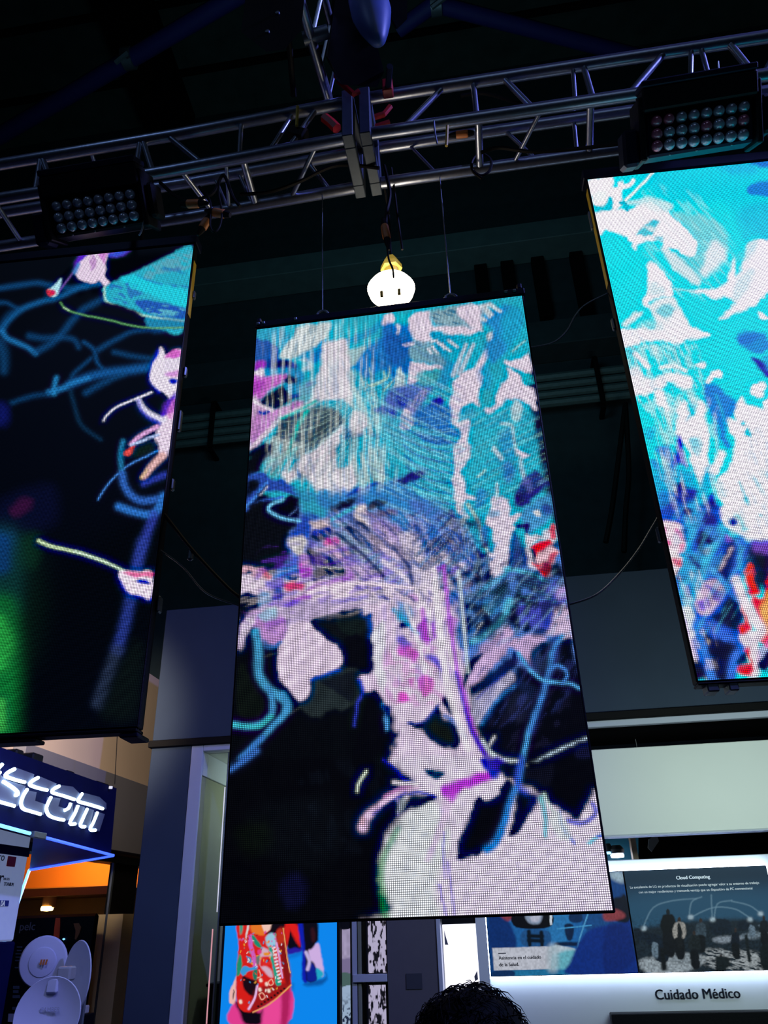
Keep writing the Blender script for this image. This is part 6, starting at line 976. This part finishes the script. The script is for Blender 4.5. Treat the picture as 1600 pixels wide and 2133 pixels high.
for x in (.2, .30, .72):
    p = o0+ux_*x+nb*.03+Vector((0, 0, LH+.05)); MB().tube([p, Vector((p.x, p.y+.02, H0+2.72))], .006, 6).build('hanging_strap', 'rub', t)
p = o0+ux_*.245+Vector((0, -.01, LH+.052)); MB().tube([p+Vector((.018*math.cos(a), 0, .02*math.sin(a))) for a in [math.pi*k/8 for k in range(9)]], .005, 6).build('shackle', 'steel', t, True)
# ================= truss ==============================================================
YFt, YBt = 2.0, 2.235
def zat(x, top):
    zz = np.interp(x, [-3., -1.12, -.25, 1.3, 3.], [2.70, 2.722, 2.757, 2.738, 2.71]); return H0+float(zz)+(.222 if top else 0)
def truss(name, xa, xb, label, braces):
    t = thing(name, ((xa+xb)/2, YFt, zat((xa+xb)/2, 0)), label, 'truss', 'aluminium trusses')
    for Y in (YFt, YBt):
        for top in (0, 1):
            n = 7; MB().tube([(xa+(xb-xa)*k/n, Y, zat(xa+(xb-xa)*k/n, top)) for k in range(n+1)], .0245, 14).build('chord', 'alu', t, True)
    ch = dict(FT=(YFt, 1), FB=(YFt, 0), BT=(YBt, 1), BB=(YBt, 0))
    for (c1, p1, c2, p2, rr) in braces:
        e = []
        for c_, q in ((c1, p1), (c2, p2)):
            Y, top = ch[c_]; x = P(q[0], q[1], Y).x; e.append(Vector((x, Y, zat(x, top))))
        MB().tube(e, rr, 10).build('brace', 'alu', t, True)
    return t
BL_ = [('FT', (503, 255), 'FB', (499, 322), .010), ('BT', (504, 290), 'BB', (528, 420), .009), ('BT', (455, 300), 'BB', (477, 425), .008), ('FT', (351, 281), 'FB', (425, 330), .012), ('FT', (293, 290), 'FB', (284, 350), .012), ('FT', (297, 295), 'FB', (322, 345), .012), ('BT', (234, 340), 'FT', (185, 322), .010), ('FT', (87, 321), 'FB', (80, 375), .012), ('FT', (89, 323), 'FB', (118, 372), .012),
       ('FT', (660, 232), 'FB', (600, 300), .011), ('FT', (612, 240), 'FB', (560, 305), .010), ('FB', (504, 335), 'BB', (533, 425), .015), ('FB', (470, 340), 'BB', (478, 430), .008), ('FB', (375, 355), 'BB', (445, 440), .012), ('FB', (660, 305), 'BB', (606, 400), .010), ('FB', (-10, 405), 'BB', (50, 490), .011), ('FB', (300, 362), 'BB', (310, 470), .013), ('BT', (250, 400), 'BB', (180, 490), .010), ('BT', (640, 330), 'BB', (690, 400), .010), ('FB', (140, 388), 'BB', (80, 486), .012)]
BR_ = [('FT', (926, 184), 'FB', (838, 268), .012), ('FT', (986, 173), 'FB', (993, 245), .012), ('FT', (1048, 165), 'FB', (1112, 228), .012), ('BT', (1195, 248), 'BB', (1202, 322), .009), ('FT', (1216, 140), 'FB', (1236, 208), .012), ('FT', (1195, 145), 'FB', (1198, 214), .009), ('FT', (1387, 114), 'FB', (1308, 196), .014), ('FT', (1442, 106), 'FB', (1438, 180), .010), ('FT', (1462, 104), 'FB', (1480, 174), .010), ('FT', (1520, 95), 'FB', (1575, 162), .014),
       ('FB', (997, 250), 'BB', (1001, 360), .015), ('FB', (1231, 213), 'BB', (1229, 325), .015), ('BT', (1050, 270), 'BB', (1120, 335), .008), ('BT', (850, 300), 'BB', (912, 358), .006), ('FB', (1130, 228), 'BB', (1070, 348), .009), ('FB', (1500, 172), 'BB', (1560, 270), .012), ('BT', (1330, 230), 'BB', (1400, 295), .009), ('FT', (1640, 80), 'FB', (1590, 155), .012)]
xj = P(745, 290, YFt).x
truss('lighting_truss', -2.9, xj-.058, 'aluminium box truss on the left running above the left screen', BL_)
truss('lighting_truss', xj+.058, 2.9, 'aluminium box truss on the right running above the right screen', BR_)
# joint frames where the trusses meet
for i, dx in enumerate((-.035, .035)):
    t = thing('truss_end_frame', (xj+dx, 2.11, zat(xj, 0)), ['grey steel end frame of the left truss at the joint', 'grey steel end frame of the right truss at the joint'][i], 'frame', 'truss end frames')
    h = .022
    for (y0, y1, z0_, z1_, nm) in ((YFt-.035, YFt-.005+.03, zat(xj, 0)-.03, zat(xj, 1)+.03, 'front_post'), (YBt-.03, YBt+.035, zat(xj, 0)-.03, zat(xj, 1)+.03, 'back_post'), (YFt+.0251, YBt-.0301, zat(xj, 0)-.03, zat(xj, 0)+.025, 'bottom_bar'), (YFt+.0251, YBt-.0301, zat(xj, 1)-.025, zat(xj, 1)+.03, 'top_bar')):
        MB().box(xj+dx-h, xj+dx+h, y0, y1, z0_, z1_, .003).build(nm, 'framec', t)
# crossing truss toward the camera, over the joint
a = P(686, 206, 2.0); zz_ = H0+3.06; xx = P(684, 206, 2.0).x
p0_, p1_ = PZ(684, 206, H0+3.06), PZ(622, -10, H0+3.06); d = (p1_-p0_)
t = thing('crossing_truss', p0_, 'aluminium truss running from the joint towards the camera at the top', 'truss')
off = Vector((.075, .0, .0)); offz = Vector((.06, 0, .20))
MB().tube([p0_, p0_+d*1.8], .020, 12).build('chord', 'alu', t, True); MB().tube([p0_+offz, p0_+offz+d*1.8], .016, 12).build('chord', 'alu', t, True); 
for k in range(6): MB().tube([p0_+d*(.3*k), p0_+offz+d*(.3*k+.15)], .008, 8).build('brace', 'alu', t, True)
MB().tube([p0_+d*.62+Vector((-.03, 0, 0)), p0_+d*.62+Vector((.07, 0, .02))], .026, 10).build('sleeve', 'steel', t, True)
# ---- led wash bars ---------------------------------------------------------------------
def washbar(name, label, rows, Yt, Yb, red, lip):
    (l0, r0), (l2, r2) = rows[0], rows[2]; A, B_ = P(*l0, Yt), P(*r0, Yt); D, E_ = P(*l2, Yb), P(*r2, Yb)
    t = thing(name, (A+B_+D+E_)/4, label, 'stage light', 'led wash lights on the truss')
    u = (B_-A).normalized(); n = (B_-A).cross(D-A).normalized(); n = -n if n.y > 0 else n; dn = (D-A); dn = (dn-u*dn.dot(u)).normalized(); W = (B_-A).length; Hh = (D-A).length; c0 = (A+B_+D+E_)/4
    def fr(L, x0, x1, y0, y1, z0, z1, b=.004): L.box(x0, x1, y0, y1, z0, z1, b); L.v = [tuple(c0+u*v[0]+dn*v[1]+n*v[2]) for v in L.v]; return L
    w2, h2 = W/2+.034, Hh/2+.032
    fr(MB(), -w2, w2, -h2, h2, -.10, -.006, .008).build('housing', 'navy' if red else 'blk', t)
    fr(MB(), -w2-.01, w2+.012, -h2-.075, -h2, -.08, .02, .006).build('hood', 'blk', t); fr(MB(), -w2-.01, w2+.012, -h2-.098, -h2-.076, -.08, .022, .004).build('hood_rim', 'navy', t)
    for s_, nm in ((-1, 'side_yoke'), (1, 'side_yoke')): fr(MB(), s_*(w2+.014)-.01, s_*(w2+.014)+.01, -h2-.05, h2+.01, -.12, .012).build(nm, 'blk', t)
    fr(MB(), -w2-.08, -w2-.026, -.03, h2+.02, -.09, .0, .01).build('motor_box', 'navy', t); fr(MB(), w2+.026, w2+.06, -h2, h2-.02, -.09, .0, .01).build('motor_box', 'blk', t)
    for i in range(3):
        for j in range(8):
            a = rows[i][0]; b = rows[i][1]; f_ = j/7; Y = Yt+(Yb-Yt)*i/2; p = P(a[0]+(b[0]-a[0])*f_, a[1]+(b[1]-a[1])*f_, Y); rad = .0175
            p = p-n*((p-c0).dot(n)); M = Matrix.Translation(p) @ n.to_track_quat('Z', 'Y').to_matrix().to_4x4()
            o = MB().lathe([(rad*1.1, -.006), (rad*1.1, .001), (rad*.95, .006), (rad*.7, .012), (rad*.35, .0155), (.001, .0165)], M, 14).build('lens', 'lensr' if red and (j == 0 or (i, j) in ((0, 1), (1, 4), (1, 7))) else 'lens', t, True)
            if red and j == 0: o['label'] = 'lens with reddish glint'
    for x in (-w2*.6, -.1*w2, w2*.55):
        for y in (-h2-.01, h2+.0): fr(MB(), x, x+.006, y-.003, y+.003, -.005, .003, .001).build('screw', 'steel', t)
    q = c0+n*-.03-dn*(h2+.06); MB().tube([c0+u*.0-n*.12-dn*h2*.5, Vector((c0.x, YFt, zat(c0.x, 0)+.0))], .014, 8).build('truss_clamp', 'steel', t, True)
    return t
washbar('led_wash_light', 'black led wash light with 24 lenses on the left truss', [((117, 429), (270, 404)), ((121, 453), (274, 427)), ((127.5, 475), (279, 449.5))], 1.88, 1.93, False, 0)
washbar('led_wash_light', 'black led wash light with 24 lenses, some reddish, on the right truss', [((1367.5, 252), (1550, 222)), ((1369, 279), (1550, 250)), ((1369, 304), (1550, 279))], 1.86, 1.91, True, 0)
# ---- speaker and moving head at the top ---------------------------------------------------
z9 = 2.95
ray9 = (P(565, 50, 2.0)-Vector((0, 0, H0)))
pts = [P(502, 66, 1.42), P(555, 108, 1.42), P(592, 104, 1.42), P(628, 62, 1.42), P(640, -70, 1.42), P(520, -70, 1.42)]
t = thing('speaker_box', P(565, 50, 1.42), 'black speaker box with two screws cut by the top edge', 'speaker'); MB().slab(pts, ray9*.055).build('cabinet', 'poster', t)
for px, py in ((578, 27), (557, 66)): p = P(px, py, 1.418); MB().lathe([(0, .004), (.007, .003), (.008, -.002)], Matrix.Translation(p) @ Matrix.Rotation(math.pi/2, 4, 'X'), 12).build('screw', 'steel', t, True)
MB().tube([P(600, 60, 1.72), P(612, 200, 1.98)], .012, 8).build('hanging_pole', 'rub', t)
t = thing('moving_head_light', P(760, 120, 1.75), 'black moving head stage light with blue lit round head at the top', 'stage light')
MB().slab([P(705, -60, 1.8), P(740, -60, 1.8), P(766, 20, 1.8), P(800, 150, 1.8), P(785, 182, 1.8), P(712, 176, 1.8), P(684, 120, 1.8)], ray9*.05).build('base', 'poster', t)
M = Matrix.Translation(P(772, 20, 1.68)) @ (P(809, 128, 1.70)-P(755, -90, 1.70)).normalized().to_track_quat('Z', 'Y').to_matrix().to_4x4()
MB().lathe([(.001, -.18), (.06, -.16), (.075, -.08), (.075, .02), (.062, .09), (.045, .15), (.030, .195), (.018, .215), (.001, .222)], M, 28).build('head', mat('blue_lit_shell', (.05, .09, .28), .5, emit=None), t, True)  # blue light on the head is put into its shell colour
MB().slab([P(805, -50, 1.78), P(850, -50, 1.78), P(848, 40, 1.78), P(828, 60, 1.78), P(812, 30, 1.78)], ray9*.015).build('yoke', 'poster', t)
MB().tube([P(812, 138, 1.78), P(808, 188, 1.9)], .012, 8).build('clamp_stem', 'navy', t); MB().box(P(808, 188, 1.9).x-.02, P(808, 188, 1.9).x+.02, 1.88, 1.92, P(808, 196, 1.9).z, P(808, 172, 1.9).z, .003).build('red_tip', 'red', t)
# red clamps and straps at the joint
def bar(name, label, pts, Y, rad, m, cat='clamp', group=None):
    return solo(MB().tube([P(*q, Y) for q in pts], rad, 6), name, m, label, cat, group)
bar('red_clamp_arm', 'red bent clamp arm above the truss joint', [(697, 158), (716, 158), (706, 170), (737, 196), (748, 190)], 1.93, .012, 'red')
bar('red_strap', 'upper of the two red straps right of the truss joint', [(768, 248), (800, 238), (813, 222)], 2.12, .013, 'red', 'strap'); bar('red_strap', 'lower of the two red straps right of the truss joint', [(768, 268), (790, 262), (812, 255)], 2.12, .013, 'red', 'strap'); bar('red_strap', 'dim red strap left of the truss joint', [(676, 245), (690, 256), (702, 268)], 2.16, .022, 'red', 'strap')
bar('yellow_strap', 'yellow strap hanging over the left truss beside the joint', [(620, 222), (618, 262)], 1.965, .007, 'yel', 'strap'); bar('black_clamp', 'black clamp block under the yellow strap', [(606, 275), (636, 282)], 2.0, .030, 'rub')
bar('yellow_tag', 'small yellow tag under the right truss', [(932, 262), (931, 288), (930, 304)], 1.972, .006, 'yel', 'tag')
# connectors and cables
def plug(name, label, p, q, Y, rad, body='orange'):
    a, b = P(*p, Y), P(*q, Y); t = thing(name, a, label, 'connector', 'orange power connectors'); d = (b-a)
    MB().tube([a, a+d*.08, a+d*.1, b-d*.1, b], [rad*.85, rad, rad, rad, rad*.85], 10).build('shell', body, t, True); MB().tube([b+d*.001, b+d*.35, b+d*.8], [rad*.9, rad*.7, rad*.3], 8).build('boot', 'rub', t, True); MB().tube([a-d*.5, a-d*.001], [rad*.6, rad*.9], 8).build('plug_pin', 'rub', t, True); return t
plug('power_connector', 'orange connector lying left under the left truss', (390, 425), (415, 424), 1.95, .017); plug('power_connector', 'orange connector under the truss above the left screen corner', (468, 446), (445, 442), 1.95, .017)
plug('power_connector', 'orange connector hanging at the top corner of the left screen', (432, 458), (421, 476), 1.97, .016); plug('power_connector', 'orange connector hanging above the bright lamp', (801, 470), (806, 498), 2.2, .016); plug('power_connector', 'orange connector resting on the right truss chord', (975, 278), (950, 281), 2.05, .015)
def cab(label, pts, Y, rad=.006, m='rub', name='cable', sag=None): return solo(MB().tube(curve([P(*q, Y) for q in pts]), rad, 6), name, m, label, 'cable', None, True)
cab('black cable loop with a shiny edge under the left truss connectors', [(415, 388), (438, 420), (438, 470), (447, 483), (458, 470), (462, 440), (455, 400), (458, 372)], 1.94, .004)
cab('black cable drooping along the left truss', [(333, 380), (380, 415), (440, 405), (465, 365), (485, 410), (500, 430)], 1.96, .007); cab('long black cable draped inside the left truss', [(500, 405), (560, 400), (620, 380), (700, 345), (790, 350)], 2.12, .008)
cab('black cable draped along the right truss', [(960, 200), (1010, 195), (1080, 215), (1120, 222)], 2.1, .008); cab('black cable draped low along the right truss', [(1002, 318), (1040, 308), (1110, 316), (1200, 310), (1290, 300)], 2.1, .008); cab('coiled black cable around the right truss brace', [(1004, 372), (985, 356), (984, 335), (1000, 320), (1022, 332), (1020, 355), (1002, 366), (986, 356)], 2.205, .006)
cab('black cable hanging down to the bright lamp', [(800, 345), (812, 400), (806, 440), (803, 468)], 2.2, .008); cab('second black cable beside the lamp plug', [(815, 350), (822, 400), (828, 450), (838, 520)], 2.24, .005); cab('thin grey cord curling into the bright lamp', [(806, 510), (810, 540), (818, 560), (820, 578)], 2.2, .004)
cab('thin grey cable curving between the middle screen top and the wall', [(1096, 725), (1150, 714), (1180, 690), (1200, 655), (1222, 633), (1268, 610)], 2.15, .003, 'steel'); cab('thin grey cable curving from the middle screen to the right screen', [(1172, 1263), (1240, 1240), (1290, 1195), (1330, 1145), (1356, 1102), (1375, 1070)], 2.15, .003, 'steel')
cab('thin cable hanging from the left screen to the middle screen', [(325, 1140), (380, 1180), (430, 1235), (500, 1262), (510, 1264)], 2.155, .0028, 'steel'); cab('dark cable running from the left screen latch down to the middle screen', [(336, 1066), (345, 1075), (400, 1145), (470, 1220), (500, 1245), (512, 1252)], 2.155, .006, 'rub')
p = P(397, 1156, 2.165); solo(MB().lathe([(.004, .02), (.009, .015), (.010, -.015), (.004, -.02)], Matrix.Translation(p), 10), 'cable_clip', 'steel', 'small grey clip hanging on the dark cable between left and middle screens', 'clip')
for i, (px, py, q) in enumerate(((290, 490, 'left'), (904, 262, 'right'))):
    cab('thin dangling safety wire on the '+q+' truss', [(px+10, py-32), (px+6, py-12), (px, py)] if i == 0 else [(904, 252), (906, 275), (911, 300)], 1.95, .0035, 'steel', 'safety_wire')
bar('short_grey_rod', 'thin upright rod behind the right wash light', [(1496, 128), (1498, 165)], 1.9, .003, 'steel', 'rod')
# ---- work lamp ---------------------------------------------------------------------------------
c_ = P(815, 600, 2.38); t = thing('hanging_lamp', c_, 'glowing round warm white lamp hanging above the middle screen', 'lamp')
rad = .098; MB().lathe([(rad*.1, .034), (rad*.55, .031), (rad*.85, .019), (rad, -.004), (rad*.92, -.030), (rad*.66, -.052), (rad*.1, -.062)], Matrix.Translation(c_), 36).build('globe', 'lamp', t, True)
p = P(815, 553, 2.38); MB().lathe([(.001, .05), (.020, .045), (.044, .0), (.046, -.022), (.03, -.03)], Matrix.Translation(p), 6).build('cap', 'lampt', t); MB().lathe([(.03, .0), (.034, -.03), (.03, -.05)], Matrix.Translation(p+Vector((0, 0, -.02))), 20).build('neck', 'lampt', t, True)
MB().tube([p+Vector((0, 0, .045)), Vector((p.x, p.y, zat(p.x, 0)-.03)), Vector((p.x, YBt, zat(p.x, 0)))], .005, 6).build('cord', 'rub', t, True)
for dx in (-.03, .04): MB().box(c_.x+dx-.006, c_.x+dx+.006, c_.y-.085, c_.y-.075, c_.z-.118, c_.z-.088, .002).build('guard_prong', 'yel', t)
l = lamp('globe_light', 'POINT', (c_.x, c_.y+.16, c_.z), 4, (1., .82, .55), .05); 
# ================= the visitor in front =========================================================
hc = P(982, 2146, 1.45); hc.z = P(985, 2052, 1.45).z-.112; x_, y_ = hc.x, hc.y
t = thing('person', (x_, y_+.0, 0), 'person seen from behind, only short tousled black hair in view at the bottom', 'person')
def skinfig(name, nodes, edges, m, parent, sub=2):
    me = bpy.data.meshes.new(name); me.from_pydata([n[:3] for n in nodes], edges, []); o = bpy.data.objects.new(name, me); C.objects.link(o)
    sm = o.modifiers.new('s', 'SKIN'); o.modifiers.new('u', 'SUBSURF').levels = sub; o.modifiers['u'].render_levels = sub
    for v, n in zip(me.skin_vertices[0].data, nodes): v.radius = (n[3], n[4] if len(n) > 4 else n[3])
    me.skin_vertices[0].data[0].use_root = True; bpy.context.view_layer.update(); dg = bpy.context.evaluated_depsgraph_get(); m2 = bpy.data.meshes.new_from_object(o.evaluated_get(dg)); bpy.data.objects.remove(o); bpy.data.meshes.remove(me)
    m2.name = name; m2.materials.clear(); m2.materials.append(M_[m]); m2.polygons.foreach_set('use_smooth', [True]*len(m2.polygons)); o = bpy.data.objects.new(name, m2); C.objects.link(o); o.parent = parent; o.matrix_parent_inverse = Matrix.Translation(-Vector(parent.location)); return o
zh = hc.z; K = [(0, 0, zh-.72, .13, .10), (0, .0, zh-.50, .125, .10), (0, 0, zh-.30, .15, .11), (0, 0, zh-.20, .06, .06), (0, -.01, zh-.10, .055, .06), (0, .01, zh-.02, .085, .10), (0, .01, zh+.045, .075, .085)]
E_ = [(0, 1), (1, 2), (2, 3), (3, 4), (4, 5), (5, 6)]
for s_ in (-1, 1):
    b = len(K); K += [(s_*.18, 0, zh-.29, .055, .055), (s_*.22, .01, zh-.55, .042, .042), (s_*.23, -.04, zh-.80, .030, .030), (s_*.235, -.07, zh-.90, .032, .018)]; E_ += [(2, b), (b, b+1), (b+1, b+2), (b+2, b+3)]
    for f_ in range(5): k = len(K); dx = (-.028+.014*f_) if f_ < 4 else -.04*s_; K += [(s_*.235+dx, -.075, zh-.945, .009), (s_*.235+dx, -.09, zh-.985-.006*(f_ in (1, 2)), .008)]; E_ += [(b+3, k), (k, k+1)]
    b = len(K); K += [(s_*.09, 0, zh-.80, .085, .09), (s_*.10, -.01, zh-1.14, .055, .06), (s_*.10, .02, 0.11, .038, .04), (s_*.105, -.10, .045, .04, .03)]; E_ += [(0, b), (b, b+1), (b+1, b+2), (b+2, b+3)]
K = [(x_+k[0], y_-k[1], k[2])+tuple(k[3:]) for k in K]; body = skinfig('body', K, E_, 'skin', t)
K2 = [(0, 0, zh-.78, .15, .12), (0, 0, zh-.50, .145, .12), (0, 0, zh-.30, .17, .125), (0, 0, zh-.225, .07, .07)]; E2 = [(0, 1), (1, 2), (2, 3)]
for s_ in (-1, 1): b = len(K2); K2 += [(s_*.185, 0, zh-.29, .07, .07), (s_*.222, .01, zh-.52, .06, .06)]; E2 += [(2, b), (b, b+1)]
skinfig('shirt', [(x_+k[0], y_-k[1], k[2])+tuple(k[3:]) for k in K2], E2, 'shirt', t)
K3 = [(0, 0, zh-.74, .14, .12)]; E3 = []
for s_ in (-1, 1): b = len(K3); K3 += [(s_*.09, 0, zh-.84, .10, .105), (s_*.10, -.01, zh-1.14, .075, .08), (s_*.10, .02, .14, .06, .065)]; E3 += [(0, b), (b, b+1), (b+1, b+2)]
skinfig('trousers', [(x_+k[0], y_-k[1], k[2])+tuple(k[3:]) for k in K3], E3, 'shirt', t)
rs = random.Random(5); hm = MB(); bm = bmesh.new(); bmesh.ops.create_icosphere(bm, subdivisions=4, radius=1.)
for v in bm.verts:
    d = v.co.copy(); n = .5+.5*math.sin(d.x*9+1)*math.sin(d.z*7+2)*math.cos(d.y*8); v.co = Vector((x_+d.x*(.092+.006*n), y_+d.y*(.106+.006*n)-.004, zh+.006+d.z*(.098+.007*n)))
bm.verts.index_update(); hm.add([v.co for v in bm.verts], [[v.index for v in f.verts] for f in bm.faces]); bm.free()
ho = hm.build('hair', 'hair', t, True, label='short tousled black hair')
st = MB()
for i in range(900):
    th = rs.uniform(0, 2*math.pi); ph_ = math.acos(rs.uniform(-.15, 1)); d = Vector((math.sin(ph_)*math.cos(th), math.sin(ph_)*math.sin(th), math.cos(ph_)))
    b = Vector((x_+d.x*.091, y_+d.y*.105, zh+.006+d.z*.098)); w_ = Vector((rs.uniform(-1, 1), rs.uniform(-1, 1), rs.uniform(-.3, .4))); l_ = rs.uniform(.014, .030); tn = (w_-d*w_.dot(d)).normalized()
    pts = [b+d*.003, b+d*l_*.38+tn*l_*.4, b+d*l_*.42+tn*l_*.95, b+d*l_*.2+tn*l_*1.5]; st.tube(pts, [.0011, .0010, .0008, .0003], 3, False)
so = st.build('hair_strands', 'hair', t); so['kind'] = 'stuff'
